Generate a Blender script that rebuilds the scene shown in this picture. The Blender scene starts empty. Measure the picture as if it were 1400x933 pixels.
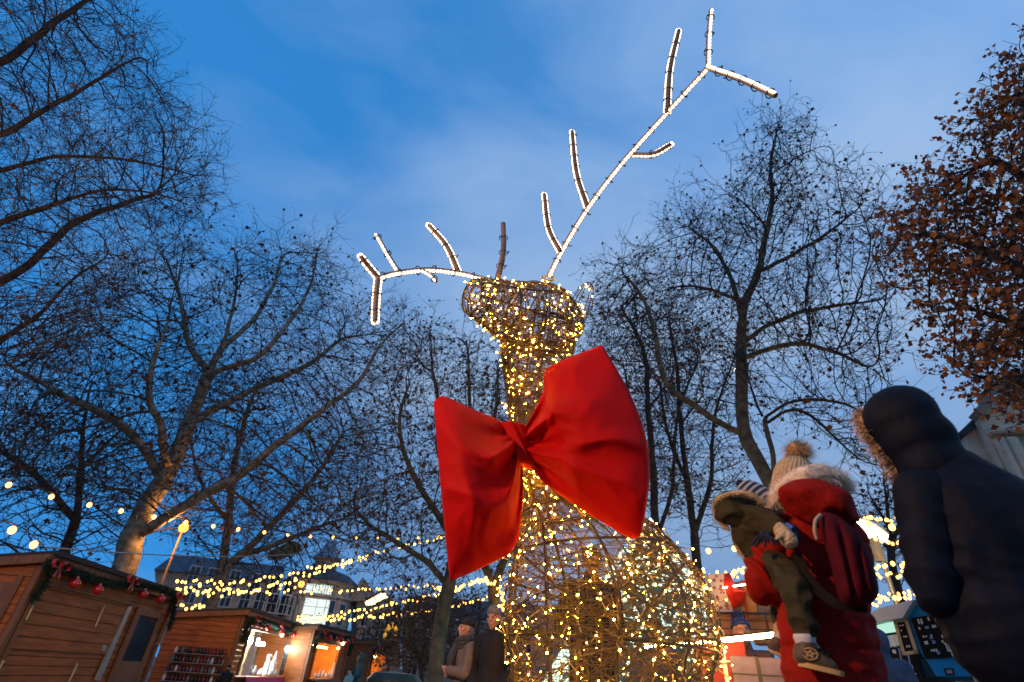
import bpy, bmesh, math, random
import numpy as np
from math import sin, cos, tan, pi, radians, atan2, hypot, sqrt, exp
from mathutils import Vector, Matrix, noise

random.seed(7); np.random.seed(7)
SC = bpy.context.scene
COL = SC.collection

# ------------------------------------------------------------------ camera
CAMH = 1.0
FPX = 700.0                      # focal length in pixels of a 1400 px wide picture (18 mm)
PITCH = radians(33.5); ROLL = radians(4.0)
CAM = Vector((0, 0, CAMH))
cd = bpy.data.cameras.new('camera'); cam = bpy.data.objects.new('camera', cd); COL.objects.link(cam)
cd.sensor_width = 36.0; cd.lens = 18.0; cd.clip_end = 3000; cd.clip_start = 0.05
cam.location = CAM
cam.matrix_world = Matrix.Translation(CAM) @ Matrix.Rotation(pi/2 + PITCH, 4, 'X') @ Matrix.Rotation(ROLL, 4, 'Z')
cd.dof.use_dof = True; cd.dof.focus_distance = 4.0; cd.dof.aperture_fstop = 2.2
SC.camera = cam

def ray(px, py):
    x = (px-700)/FPX; y = -(py-466.5)/FPX
    c, s = cos(ROLL), sin(ROLL)
    xu = x*c - y*s; yu = x*s + y*c
    return Vector((xu, cos(PITCH)-yu*sin(PITCH), sin(PITCH)+yu*cos(PITCH)))
def A(px, py, d):                # the point of the place seen at a pixel, at horizontal distance d
    r = ray(px, py); h = hypot(r.x, r.y)
    return CAM + r*(d/h)
def AZ(px, py, z):               # ... at height z
    r = ray(px, py)
    return CAM + r*((z-CAMH)/r.z)
def AP(px, py, p0, n):           # ... on a plane
    r = ray(px, py)
    return CAM + r*((p0-CAM).dot(n)/r.dot(n))
FWD = Vector((0, cos(PITCH), sin(PITCH)))
def PXM(p):                      # metres per photo pixel at a point
    return (p-CAM).dot(FWD)/FPX

# ------------------------------------------------------------------ materials
MATS = {}
def mat(name, col, rough=0.7, var=0.15, scale=6.0, bump=0.0, bscale=40.0, metal=0.0, sheen=0.0, stretch=None, spec=0.5, coat=0.0, hue2=None):
    if name in MATS: return MATS[name]
    m = bpy.data.materials.new(name); m.use_nodes = True; MATS[name] = m
    nt = m.node_tree; N = nt.nodes; L = nt.links
    b = N['Principled BSDF']
    b.inputs['Roughness'].default_value = rough; b.inputs['Metallic'].default_value = metal
    b.inputs['Specular IOR Level'].default_value = spec
    if sheen: b.inputs['Sheen Weight'].default_value = sheen; b.inputs['Sheen Roughness'].default_value = 0.4
    if coat: b.inputs['Coat Weight'].default_value = coat
    tc = N.new('ShaderNodeTexCoord'); mp = N.new('ShaderNodeMapping'); L.new(tc.outputs['Object'], mp.inputs['Vector'])
    if stretch: mp.inputs['Scale'].default_value = stretch
    nz = N.new('ShaderNodeTexNoise'); nz.inputs['Scale'].default_value = scale; nz.inputs['Detail'].default_value = 5
    L.new(mp.outputs['Vector'], nz.inputs['Vector'])
    cr = N.new('ShaderNodeValToRGB')
    lo = [c*(1-var) for c in col]; hi = [min(1, c*(1+var)) for c in (hue2 or col)]
    cr.color_ramp.elements[0].position = 0.3; cr.color_ramp.elements[0].color = (*lo, 1)
    cr.color_ramp.elements[1].position = 0.7; cr.color_ramp.elements[1].color = (*hi, 1)
    L.new(nz.outputs['Fac'], cr.inputs['Fac']); L.new(cr.outputs['Color'], b.inputs['Base Color'])
    if bump:
        n2 = N.new('ShaderNodeTexNoise'); n2.inputs['Scale'].default_value = bscale; n2.inputs['Detail'].default_value = 4
        L.new(mp.outputs['Vector'], n2.inputs['Vector'])
        bp = N.new('ShaderNodeBump'); bp.inputs['Strength'].default_value = bump; bp.inputs['Distance'].default_value = 0.02
        L.new(n2.outputs['Fac'], bp.inputs['Height']); L.new(bp.outputs['Normal'], b.inputs['Normal'])
    return m
def glow(name, col, strength, sample=True):
    if name in MATS: return MATS[name]
    m = bpy.data.materials.new(name); m.use_nodes = True; MATS[name] = m
    nt = m.node_tree; nt.nodes.clear()
    e = nt.nodes.new('ShaderNodeEmission'); o = nt.nodes.new('ShaderNodeOutputMaterial')
    e.inputs['Color'].default_value = (*col, 1); e.inputs['Strength'].default_value = strength
    nt.links.new(e.outputs[0], o.inputs['Surface'])
    if not sample: m.cycles.emission_sampling = 'NONE'
    return m
def cloth_trans(name, col, trans, rough=0.6, sheen=0.3, bump=0.25, bscale=300):
    m = mat(name, col, rough, 0.10, 3.0, bump=bump, bscale=bscale, sheen=sheen, spec=0.12)
    nt = m.node_tree; N = nt.nodes; L = nt.links
    b = N['Principled BSDF']; out = N['Material Output']
    t = N.new('ShaderNodeBsdfTranslucent'); t.inputs['Color'].default_value = (*col, 1)
    mx = N.new('ShaderNodeMixShader'); mx.inputs['Fac'].default_value = trans
    L.new(b.outputs[0], mx.inputs[1]); L.new(t.outputs[0], mx.inputs[2]); L.new(mx.outputs[0], out.inputs['Surface'])
    return m

# ------------------------------------------------------------------ mesh builder
class MB:
    def __init__(s): s.v = []; s.f = []; s.m = []
    def add(s, vs, fs, mi=0):
        o = len(s.v); s.v.extend([tuple(v) for v in vs]); s.f.extend([tuple(i+o for i in f) for f in fs]); s.m.extend([mi]*len(fs))
    def tube(s, pts, rad, n=6, mi=0, cap=True, closed=False):
        pts = [Vector(p) for p in pts]; k = len(pts)
        if not hasattr(rad, '__len__'): rad = [rad]*k
        vs = []; fs = []
        t0 = (pts[1]-pts[0]).normalized()
        ref = Vector((0, 0, 1)) if abs(t0.z) < 0.9 else Vector((1, 0, 0))
        u = t0.cross(ref).normalized()
        for i in range(k):
            if closed: t = pts[(i+1) % k]-pts[i-1]
            else: t = pts[min(i+1, k-1)]-pts[max(i-1, 0)]
            if t.length < 1e-9: t = t0
            t.normalize()
            u = (u - t*u.dot(t))
            if u.length < 1e-6: u = t.orthogonal()
            u.normalize(); w = t.cross(u)
            for j in range(n):
                a = 2*pi*j/n
                vs.append(pts[i]+(u*cos(a)+w*sin(a))*rad[i])
        kk = k if closed else k-1
        for i in range(kk):
            for j in range(n):
                a = i*n+j; b = i*n+(j+1) % n; c = ((i+1) % k)*n+(j+1) % n; d = ((i+1) % k)*n+j
                fs.append((a, b, c, d))
        if cap and not closed:
            fs.append(tuple(range(n-1, -1, -1))); fs.append(tuple((k-1)*n+j for j in range(n)))
        s.add(vs, fs, mi)
    def box(s, c, size, ax=None, mi=0):      # ax: 3 unit axes
        c = Vector(c); X, Y, Z = ax or (Vector((1, 0, 0)), Vector((0, 1, 0)), Vector((0, 0, 1)))
        hx, hy, hz = [q/2 for q in size]
        vs = [c+X*(sx*hx)+Y*(sy*hy)+Z*(sz*hz) for sz in (-1, 1) for sy in (-1, 1) for sx in (-1, 1)]
        s.add(vs, [(0, 2, 3, 1), (4, 5, 7, 6), (0, 1, 5, 4), (2, 6, 7, 3), (0, 4, 6, 2), (1, 3, 7, 5)], mi)
    def bbox(s, c, size, ax=None, mi=0, b=0.01):   # box with chamfered edges
        bm = bmesh.new(); bmesh.ops.create_cube(bm, size=1)
        for v in bm.verts: v.co = Vector((v.co.x*size[0], v.co.y*size[1], v.co.z*size[2]))
        bmesh.ops.bevel(bm, geom=bm.edges[:], offset=min(b, min(size)*.45), segments=2, affect='EDGES')
        X, Y, Z = ax or (Vector((1, 0, 0)), Vector((0, 1, 0)), Vector((0, 0, 1)))
        bm.verts.index_update()
        s.add([Vector(c)+X*v.co.x+Y*v.co.y+Z*v.co.z for v in bm.verts], [[v.index for v in f.verts] for f in bm.faces], mi); bm.free()
    def ico(s, c, r, sub=1, mi=0, scale=(1, 1, 1)):
        bm = bmesh.new(); bmesh.ops.create_icosphere(bm, subdivisions=sub, radius=1)
        bm.verts.index_update(); c = Vector(c)
        s.add([c+Vector((v.co.x*r*scale[0], v.co.y*r*scale[1], v.co.z*r*scale[2])) for v in bm.verts], [[v.index for v in f.verts] for f in bm.faces], mi); bm.free()
    def lathe(s, c, prof, n=16, ax=None, mi=0):     # prof: (r, h) along the axis Z of ax
        c = Vector(c); X, Y, Z = ax or (Vector((1, 0, 0)), Vector((0, 1, 0)), Vector((0, 0, 1)))
        vs = []; fs = []
        for (r, h) in prof:
            for j in range(n):
                a = 2*pi*j/n; vs.append(c+X*(r*cos(a))+Y*(r*sin(a))+Z*h)
        for i in range(len(prof)-1):
            for j in range(n): fs.append((i*n+j, i*n+(j+1) % n, (i+1)*n+(j+1) % n, (i+1)*n+j))
        fs.append(tuple(range(n-1, -1, -1))); fs.append(tuple((len(prof)-1)*n+j for j in range(n)))
        s.add(vs, fs, mi)
    def prism(s, poly, dirv, mi=0):                 # poly: list of points, extruded along dirv
        n = len(poly); poly = [Vector(p) for p in poly]; d = Vector(dirv)
        vs = poly+[p+d for p in poly]
        s.add(vs, [tuple(range(n-1, -1, -1)), tuple(range(n, 2*n))]+[(i, (i+1) % n, n+(i+1) % n, n+i) for i in range(n)], mi)
    def build(s, name, mats, parent=None, smooth=False, local=False):
        me = bpy.data.meshes.new(name)
        vs = s.v
        if parent is not None and not local:
            l = parent.matrix_basis.translation if parent.parent is None else parent.parent.matrix_basis.translation+parent.matrix_basis.translation
            vs = [(a-l.x, b-l.y, c-l.z) for a, b, c in vs]
        me.from_pydata(vs, [], s.f)
        if not isinstance(mats, (list, tuple)): mats = [mats]
        for m in mats: me.materials.append(m)
        if len(mats) > 1: me.polygons.foreach_set('material_index', s.m)
        if smooth: me.polygons.foreach_set('use_smooth', [True]*len(me.polygons))
        me.update()
        o = bpy.data.objects.new(name, me); COL.objects.link(o)
        if parent is not None: o.parent = parent
        return o
def empty(name, loc=(0, 0, 0), rz=0):
    o = bpy.data.objects.new(name, None); COL.objects.link(o); o.location = loc; o.rotation_euler = (0, 0, rz); o.empty_display_size = .1
    return o
def tag(o, label=None, cat=None, group=None, kind=None):
    if label: o['label'] = label
    if cat: o['category'] = cat
    if group: o['group'] = group
    if kind: o['kind'] = kind
    return o
def mesh_obj(name, me, m, parent=None):
    o = bpy.data.objects.new(name, me); COL.objects.link(o)
    if m is not None: me.materials.clear(); me.materials.append(m)
    if parent is not None: o.parent = parent
    return o
def spline(pts, n=8):
    P = [Vector(p) for p in pts]; out = []
    if len(P) == 2: return [P[0].lerp(P[1], i/n) for i in range(n+1)]
    P = [P[0]*2-P[1]]+P+[P[-1]*2-P[-2]]
    for i in range(1, len(P)-2):
        p0, p1, p2, p3 = P[i-1:i+3]
        for k in range(n):
            t = k/n
            out.append(.5*((2*p1)+(p2-p0)*t+(2*p0-5*p1+4*p2-p3)*t*t+(3*p1-p0-3*p2+p3)*t**3))
    out.append(P[-2]); return out
def resample(pts, n):
    L = [0]
    for a, b in zip(pts, pts[1:]): L.append(L[-1]+(b-a).length)
    out = []; j = 0
    for i in range(n):
        s = L[-1]*i/(n-1)
        while j < len(L)-2 and L[j+1] < s: j += 1
        t = (s-L[j])/max(1e-9, L[j+1]-L[j]); out.append(pts[j].lerp(pts[j+1], min(1, t)))
    return out

# organic bodies: tapered capsules and ellipsoids fused into ONE surface by a voxel remesh
def blob(parts, voxel=.015, smooth=6, wr=None):
    m = MB()
    for p in parts:
        if p[0] == 'c':
            _, a, ra, b, rb = p[:5]; fl = p[5] if len(p) > 5 else 1.0   # fl: flatten along Y
            a = Vector(a); b = Vector(b); ax = (b-a); ln = ax.length; ax.normalize()
            pts = []; rs = []
            for k in range(5):
                t = k/4*pi/2; pts.append(a-ax*ra*cos(t)); rs.append(max(.0005, ra*sin(t)))
            for k in range(5):
                t = k/4*pi/2; pts.append(b+ax*rb*sin(t)); rs.append(max(.0005, rb*cos(t)))
            q = MB(); q.tube(pts, rs, 14)
            if fl != 1.0:
                mid = (a+b)/2
                q.v = [(x, mid.y+(y-mid.y)*fl, z) for x, y, z in q.v]
            m.add(q.v, q.f)
        elif p[0] == 'e':
            _, c, r = p[:3]; q = MB(); q.ico((0, 0, 0), 1, 3, scale=r)
            R = p[3] if len(p) > 3 else Matrix.Identity(3)
            m.add([Vector(c)+R @ Vector(v) for v in q.v], q.f)
    me = bpy.data.meshes.new('tmp'); me.from_pydata(m.v, [], m.f); me.update()
    o = bpy.data.objects.new('tmp', me); COL.objects.link(o)
    r = o.modifiers.new('r', 'REMESH'); r.mode = 'VOXEL'; r.voxel_size = voxel
    if smooth:
        s = o.modifiers.new('s', 'SMOOTH'); s.factor = .5; s.iterations = smooth
    dg = bpy.context.evaluated_depsgraph_get(); dg.update()
    out = bpy.data.meshes.new_from_object(o.evaluated_get(dg))
    bpy.data.objects.remove(o); bpy.data.meshes.remove(me)
    if wr:
        nn = [v.normal.copy() for v in out.vertices]
        for v, n in zip(out.vertices, nn): v.co = v.co+n*wr(v.co)
    out.polygons.foreach_set('use_smooth', [True]*len(out.polygons)); out.update()
    return out

# ------------------------------------------------------------------ world: dusk sky
W = bpy.data.worlds.new('World'); SC.world = W; W.use_nodes = True
nt = W.node_tree; N = nt.nodes; L = nt.links
bg = N['Background']
sky = N.new('ShaderNodeTexSky'); sky.sky_type = 'NISHITA'; sky.sun_disc = False
sky.sun_elevation = radians(14.0); sky.sun_rotation = radians(118); sky.air_density = 1.0; sky.dust_density = 0.0; sky.ozone_density = 2.0
tc = N.new('ShaderNodeTexCoord')
lift = N.new('ShaderNodeVectorMath'); lift.operation = 'ADD'; lift.inputs[1].default_value = (0, 0, .75); L.new(tc.outputs['Generated'], lift.inputs[0])
nrm = N.new('ShaderNodeVectorMath'); nrm.operation = 'NORMALIZE'; L.new(lift.outputs[0], nrm.inputs[0]); L.new(nrm.outputs[0], sky.inputs['Vector'])
tint = N.new('ShaderNodeMix'); tint.data_type = 'RGBA'; tint.blend_type = 'MULTIPLY'; tint.inputs[0].default_value = 1.0
tint.inputs[7].default_value = (.66, 2.55, 3.75, 1)
L.new(sky.outputs[0], tint.inputs[6])
mp = N.new('ShaderNodeMapping'); mp.inputs['Scale'].default_value = (1.0, 1.5, 2.0); mp.inputs['Rotation'].default_value = (.3, .5, .4); mp.inputs['Location'].default_value = (.4, .1, .3)
L.new(tc.outputs['Generated'], mp.inputs['Vector'])
nz = N.new('ShaderNodeTexNoise'); nz.inputs['Scale'].default_value = 2.3; nz.inputs['Detail'].default_value = 7; nz.inputs['Roughness'].default_value = .52; nz.inputs['Distortion'].default_value = .35
L.new(mp.outputs['Vector'], nz.inputs['Vector'])
n2 = N.new('ShaderNodeMapRange'); n2.inputs['From Min'].default_value = .3; n2.inputs['From Max'].default_value = .7; n2.inputs['To Min'].default_value = -.24; n2.inputs['To Max'].default_value = .24
L.new(nz.outputs['Fac'], n2.inputs['Value'])
# thin cloud: none on the left, thickest low in the sky on the right, towards the afterglow
sep = N.new('ShaderNodeSeparateXYZ'); L.new(tc.outputs['Generated'], sep.inputs[0])
mr = N.new('ShaderNodeMapRange'); mr.interpolation_type = 'SMOOTHSTEP'; mr.inputs['From Min'].default_value = -.58; mr.inputs['From Max'].default_value = -.02; mr.inputs['To Min'].default_value = 0.0; mr.inputs['To Max'].default_value = 1.0
L.new(sep.outputs['X'], mr.inputs['Value'])
zr = N.new('ShaderNodeValToRGB'); zr.color_ramp.interpolation = 'EASE'
for i_, (p_, v_) in enumerate([(0.0, .50), (.22, .60), (.47, .84), (.66, .62), (.9, .30)]):
    e_ = zr.color_ramp.elements[i_] if i_ < 2 else zr.color_ramp.elements.new(p_)
    e_.position = p_; e_.color = (v_, v_, v_, 1)
L.new(sep.outputs['Z'], zr.inputs['Fac'])
mz = N.new('ShaderNodeMath'); mz.operation = 'MULTIPLY'; L.new(mr.outputs['Result'], mz.inputs[0]); L.new(zr.outputs['Color'], mz.inputs[1])
ml = N.new('ShaderNodeMath'); ml.operation = 'ADD'; ml.use_clamp = True; L.new(n2.outputs['Result'], ml.inputs[0]); L.new(mz.outputs[0], ml.inputs[1])
cl = N.new('ShaderNodeMix'); cl.data_type = 'RGBA'; L.new(ml.outputs[0], cl.inputs[0]); L.new(tint.outputs[2], cl.inputs[6])
cl.inputs[7].default_value = (3.3, 4.75, 7.1, 1)
# the air near the ground is already darker than the zenith
dk = N.new('ShaderNodeMapRange'); dk.inputs['From Min'].default_value = 0; dk.inputs['From Max'].default_value = .8; dk.inputs['To Min'].default_value = .66; dk.inputs['To Max'].default_value = 1.0
L.new(sep.outputs['Z'], dk.inputs['Value'])
mm = N.new('ShaderNodeVectorMath'); mm.operation = 'SCALE'; L.new(cl.outputs[2], mm.inputs[0]); L.new(dk.outputs['Result'], mm.inputs['Scale'])
L.new(mm.outputs[0], bg.inputs['Color'])
bg.inputs['Strength'].default_value = 0.12


SC.view_settings.view_transform = 'Standard'; SC.view_settings.look = 'None'; SC.view_settings.exposure = 0; SC.view_settings.gamma = 1
SC.view_settings.use_curve_mapping = False
SC.cycles.use_denoising = True
SC.cycles.max_bounces = 5; SC.cycles.diffuse_bounces = 2; SC.cycles.glossy_bounces = 2; SC.cycles.transmission_bounces = 3; SC.cycles.transparent_max_bounces = 8
SC.cycles.sample_clamp_indirect = 3.0; SC.cycles.sample_clamp_direct = 0
SC.cycles.caustics_reflective = False; SC.cycles.caustics_refractive = False
SC.cycles.use_light_tree = True

# ------------------------------------------------------------------ ground
g = MB(); g.add([(-900, -900, 0), (900, -900, 0), (900, 900, 0), (-900, 900, 0)], [(0, 1, 2, 3)])
tag(g.build('ground', mat('paving', (.11, .10, .09), .75, .35, 2.5, bump=.4, bscale=18)), kind='structure')
# ------------------------------------------------------------------ trees
def in_poly(x, y, poly):
    c = False; n = len(poly); j = n-1
    for i in range(n):
        xi, yi = poly[i]; xj, yj = poly[j]
        if (yi > y) != (yj > y) and x < (xj-xi)*(y-yi)/(yj-yi)+xi: c = not c
        j = i
    return c
def sample_crown(poly, n, d, t, dens=None):
    xs = [p[0] for p in poly]; ys = [p[1] for p in poly]; out = []
    n = int(n*2.2)
    while len(out) < n:
        x = random.uniform(min(xs), max(xs)); y = random.uniform(min(ys), max(ys))
        if not in_poly(x, y, poly): continue
        if noise.noise(Vector((x*.022, y*.022, d*7.3))) < -.08 and random.random() < .82: continue   # gaps between the boughs
        e = random.random()**2.5*58; a = random.uniform(0, 6.28); x += e*cos(a); y += e*sin(a)       # ragged outline
        if dens and random.random() > dens(x, y): continue
        p = A(x, y, d+t*(random.random()+random.random()-1))
        if p.z > 1.2: out.append(p)
    return out
def grow(limbs, att, step, di, dk, iters, jit=.25, bias=(0, 0, .06)):
    pos = []; par = []; islimb = []
    for li, lb in enumerate(limbs):
        pts = lb
        n = max(2, int(sum((b-a).length for a, b in zip(pts, pts[1:]))/step)+1)
        pts = resample(pts, n)
        if li == 0: prev = -1
        else:
            prev = int(np.argmin(((np.array(pos)-np.array(pts[0]))**2).sum(1)))
            pts = pts[1:]
        for p in pts:
            q = p+Vector((random.gauss(0, 1), random.gauss(0, 1), random.gauss(0, 1)))*step*.12
            pos.append(tuple(q)); par.append(prev); islimb.append(li); prev = len(pos)-1
    att = np.array([tuple(a) for a in att])
    P = np.array(pos)
    best = np.full(len(att), 1e9); bi = np.zeros(len(att), int)
    def upd(lo):
        nonlocal best, bi
        Q = P[lo:]
        for s in range(0, len(Q), 400):
            D = ((att[:, None, :]-Q[None, s:s+400, :])**2).sum(2)
            k = D.argmin(1); dd = D[np.arange(len(att)), k]
            m = dd < best; best[m] = dd[m]; bi[m] = k[m]+lo+s
    upd(0)
    bias = np.array(bias)
    nk = {}
    for it in range(iters):
        keep = best > dk*dk
        att = att[keep]; best = best[keep]; bi = bi[keep]
        if len(att) == 0: break
        act = best < di*di
        if not act.any(): break
        idx = bi[act]; v = att[act]-P[idx]; v /= np.linalg.norm(v, axis=1)[:, None]+1e-9
        acc = {}
        for i, w in zip(idx, v):
            if i in acc: acc[i] += w
            else: acc[i] = w.copy()
        new = []
        for i, w in acc.items():
            if nk.get(i, 0) >= 3:
                best[bi == i] = 0; continue
            nk[i] = nk.get(i, 0)+1
            w = w/(np.linalg.norm(w)+1e-9)
            pd = P[i]-P[par[i]] if par[i] >= 0 else np.zeros(3)
            pd = pd/(np.linalg.norm(pd)+1e-9)
            w = w+pd*.6+bias+np.random.normal(0, jit, 3)
            w /= np.linalg.norm(w)+1e-9
            new.append(P[i]+w*step); par.append(int(i)); islimb.append(-1)
        if not new: continue
        lo = len(P); P = np.vstack([P, np.array(new)])
        upd(lo)
        if len(P) > 40000: break
    return P, par
def tree(name, label, cat, limbs, att, R, rt, step, di, dk, iters, bark, twigm, leafm=None, leaf_n=1.0, leaf_s=.12, twigs=3, twl=.5, group=None, jit=.16, thick=.04, leaf_any=0.0, bias=(0, 0, .16)):
    P, par = grow(limbs, att, step*.8, di, dk*.62, int(iters*1.6), jit, bias)
    n = len(P); kids = [[] for _ in range(n)]
    for i, p in enumerate(par):
        if p >= 0: kids[p].append(i)
    leaves = np.zeros(n)
    for i in range(n-1, -1, -1):
        if not kids[i]: leaves[i] = 1
        if par[i] >= 0: leaves[par[i]] += leaves[i]
    ex = math.log(max(3, leaves[0]))/math.log(R/rt)
    rad = rt*leaves**(1/ex)
    root = empty(name, (P[0][0], P[0][1], 0)); tag(root, label, cat, group)
    tk = MB(); cr = MB(); PV = [Vector(p) for p in P]
    stack = [0]; done = []
    while stack:
        s = stack.pop(); ch = [s]; c = s
        while kids[c]:
            k = max(kids[c], key=lambda q: leaves[q])
            for q in kids[c]:
                if q != k: stack.append(q)
            ch.append(k); c = k
        pts = [PV[i] for i in ch]; rs = [rad[i] for i in ch]
        if par[s] >= 0: pts = [PV[par[s]]]+pts; rs = [min(rs[0]*1.25, rad[par[s]])]+rs
        # smooth a little
        for _ in range(2):
            pts = [pts[0]]+[(pts[i-1]+pts[i]*2+pts[i+1])/4 for i in range(1, len(pts)-1)]+[pts[-1]]
        if len(pts) < 2: continue
        # split in thick / thin
        k = 0
        while k < len(pts) and rs[k] > thick: k += 1
        if k >= 2: tk.tube(pts[:k], rs[:k], 10 if rs[0] > .12 else 7, 0, cap=True)
        if k < len(pts)-0:
            a = max(0, k-1)
            if len(pts)-a >= 2: cr.tube(pts[a:], rs[a:], 4 if rs[a] > .02 else 3, 0, cap=False)
        done.append(ch)
    def leaf(p, s):
        a = Vector((random.gauss(0, 1), random.gauss(0, 1), random.gauss(0, 1)-.4)).normalized()
        b = a.orthogonal().normalized(); b = (Matrix.Rotation(random.uniform(0, 6.28), 3, a) @ b)
        w = s*random.uniform(.35, .6); q = a.cross(b)*s*random.uniform(-.25, .25)
        mi = 1+int(random.random()*2)
        cr.add([p, p+a*s*.45+b*w+q, p+a*s*1.0-q*.4, p+a*s*.5-b*w+q], [(0, 1, 2), (0, 2, 3)], mi)
    tips = [i for i in range(n) if rad[i] < rt*2.6 and i > 10]
    for i in tips:
        base = PV[i]; pd = (PV[i]-PV[par[i]]).normalized() if par[i] >= 0 else Vector((0, 0, 1))
        k = twigs if not kids[i] else (1 if random.random() < .35*min(1, twigs) else 0)
        for _ in range(k):
            dv = (pd+Vector((random.gauss(0, .6), random.gauss(0, .6), random.gauss(.32, .45)))).normalized()
            ln = twl*random.uniform(.4, 1.1)
            m1 = base+dv*ln*.5+Vector((random.gauss(0, .06), random.gauss(0, .06), random.gauss(0, .06)))*ln
            e = base+dv*ln+Vector((random.gauss(0, .18), random.gauss(0, .18), random.gauss(-.05, .15)))*ln
            cr.tube([base, m1, e], [rt*.95, rt*.75, rt*.5], 3, 0, cap=False)
            if leafm and random.random() < leaf_n:
                leaf(e, leaf_s*random.uniform(.5, 1.2))
                if random.random() < leaf_n-.7: leaf(m1, leaf_s*random.uniform(.6, 1.1))
        if leafm and random.random() < leaf_any: leaf(base, leaf_s*random.uniform(.5, 1.2))
    o1 = tk.build('trunk', bark, root, smooth=True)
    ms = [twigm]+(list(leafm) if leafm else [twigm, twigm])
    o2 = cr.build('crown', ms, root)
    return root

BARK = mat('plane_bark', (.17, .13, .085), .9, .55, 5, bump=.8, bscale=25, hue2=(.27, .22, .155))
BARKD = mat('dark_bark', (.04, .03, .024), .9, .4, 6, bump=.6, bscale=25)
MOSSB = mat('mossy_bark', (.085, .08, .045), .9, .45, 4, bump=.8, bscale=22, hue2=(.12, .10, .06))
TWIG = mat('twig', (.075, .052, .035), .9, .3, 3)
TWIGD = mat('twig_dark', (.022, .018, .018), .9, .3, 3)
LF1 = mat('dead_leaf', (.13, .048, .018), .8, .5, 9); LF2 = mat('dead_leaf_dark', (.06, .026, .014), .8, .4, 9)
LO1 = mat('oak_leaf', (.30, .11, .02), .75, .5, 9); LO2 = mat('oak_leaf_dark', (.15, .05, .015), .75, .5, 9)
LG1 = mat('olive_leaf', (.07, .055, .025), .8, .5, 9)

def PL(d, *pts):   # limb polyline through pixels; a triple overrides the distance
    return spline([A(p[0], p[1], p[2] if len(p) > 2 else d) for p in pts], 5)
def ground_under(p, lean=(0, 0)): return Vector((p.x+lean[0], p.y+lean[1], 0))

# A: bare dark tree leaning in from the left
dA = 11
pA = A(-170, 300, dA); pA2 = A(-120, 60, dA)
trunkA = spline([ground_under(pA), Vector((pA.x, pA.y, 4)), pA, pA2, A(-60, -90, dA-.3)], 6)
polyA = [(-180, -120), (100, -120), (150, -30), (165, 10), (205, 75), (272, 180), (288, 250), (270, 300), (225, 320), (195, 390), (110, 460), (20, 530), (-180, 540)]
tree('bare_tree', 'bare black winter tree with fine leafless twigs reaching in above the left hut', 'tree',
     [trunkA, PL(dA, (-125, 100), (0, 85, 10.6), (60, 40, 10.3), (120, 0, 10)), PL(dA, (-135, 220), (0, 185, 10.4), (70, 145, 10), (140, 105, 9.7), (190, 75, 9.5)),
      PL(dA, (-150, 260), (0, 233), (80, 215, 10.4), (180, 220, 10), (250, 235, 9.7)),
      PL(dA, (-160, 390), (0, 305, 10.6), (75, 280, 10.2), (130, 262, 10), (200, 262, 9.8), (270, 285, 9.6)),
      PL(dA, (-175, 470), (0, 388, 11.3), (50, 352, 11.3), (95, 310, 11.5), (150, 285, 11.6), (215, 265, 11.8)),
      PL(dA, (-180, 540), (0, 466, 11.5), (60, 425, 11.6), (95, 385, 11.8), (150, 350, 11.9))],
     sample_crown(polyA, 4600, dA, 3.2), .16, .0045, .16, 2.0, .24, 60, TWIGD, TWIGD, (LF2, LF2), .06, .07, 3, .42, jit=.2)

# B: large plane tree behind the huts
dB = 20
tB = [(165, 792), (178, 735), (200, 693), (237, 632), (257, 582), (277, 536), (284, 508)]
b0 = A(165, 792, dB)
trunkB = spline([ground_under(b0, (-.3, 0))]+[A(x, y, dB) for x, y in tB], 5)
polyB = [(0, 505), (50, 440), (130, 395), (205, 338), (245, 325), (285, 345), (320, 335), (425, 333), (448, 345), (470, 395), (500, 408), (552, 412), (572, 440), (560, 500), (505, 600), (470, 700), (380, 745), (270, 720), (200, 690), (90, 680), (0, 640)]
tree('plane_tree', 'large plane tree with pale mottled trunk rising beside the orange street lamp', 'tree',
     [trunkB, PL(dB, (221, 655), (190, 605), (166, 582), (130, 560), (80, 539), (30, 510), (0, 494)), PL(dB, (232, 640), (224, 612, 19), (221, 577, 18.5), (203, 548, 18.2), (208, 500, 18), (230, 440, 18)),
      PL(dB, (257, 582), (290, 560, 20.5), (322, 546, 21), (350, 530, 21.3), (420, 500, 21.5), (470, 460, 21.5)),
      PL(dB, (190, 735), (220, 712, 19.4), (250, 693, 19), (325, 652, 18.5), (386, 602, 18), (451, 552, 17.6), (492, 521, 17.5), (517, 476, 17.5), (552, 441, 17.5)),
      PL(dB, (284, 508), (262, 480, 20.5), (252, 440, 21), (240, 390, 21.5), (225, 350, 21.7)), PL(dB, (284, 508), (305, 470), (318, 420, 20), (325, 370, 20), (322, 345, 20)),
      PL(dB, (282, 515), (320, 500, 19), (355, 488, 18.6), (395, 440, 18.3), (425, 390, 18), (432, 345, 18)),
      PL(dB, (300, 478), (345, 440, 20.5), (372, 395, 21), (385, 350, 21))],
     sample_crown(polyB, 4600, dB, 4.5), .34, .0078, .30, 3.4, .42, 60, BARK, TWIG, (LF1, LF2), .22, .15, 3, .7, jit=.2)

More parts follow.
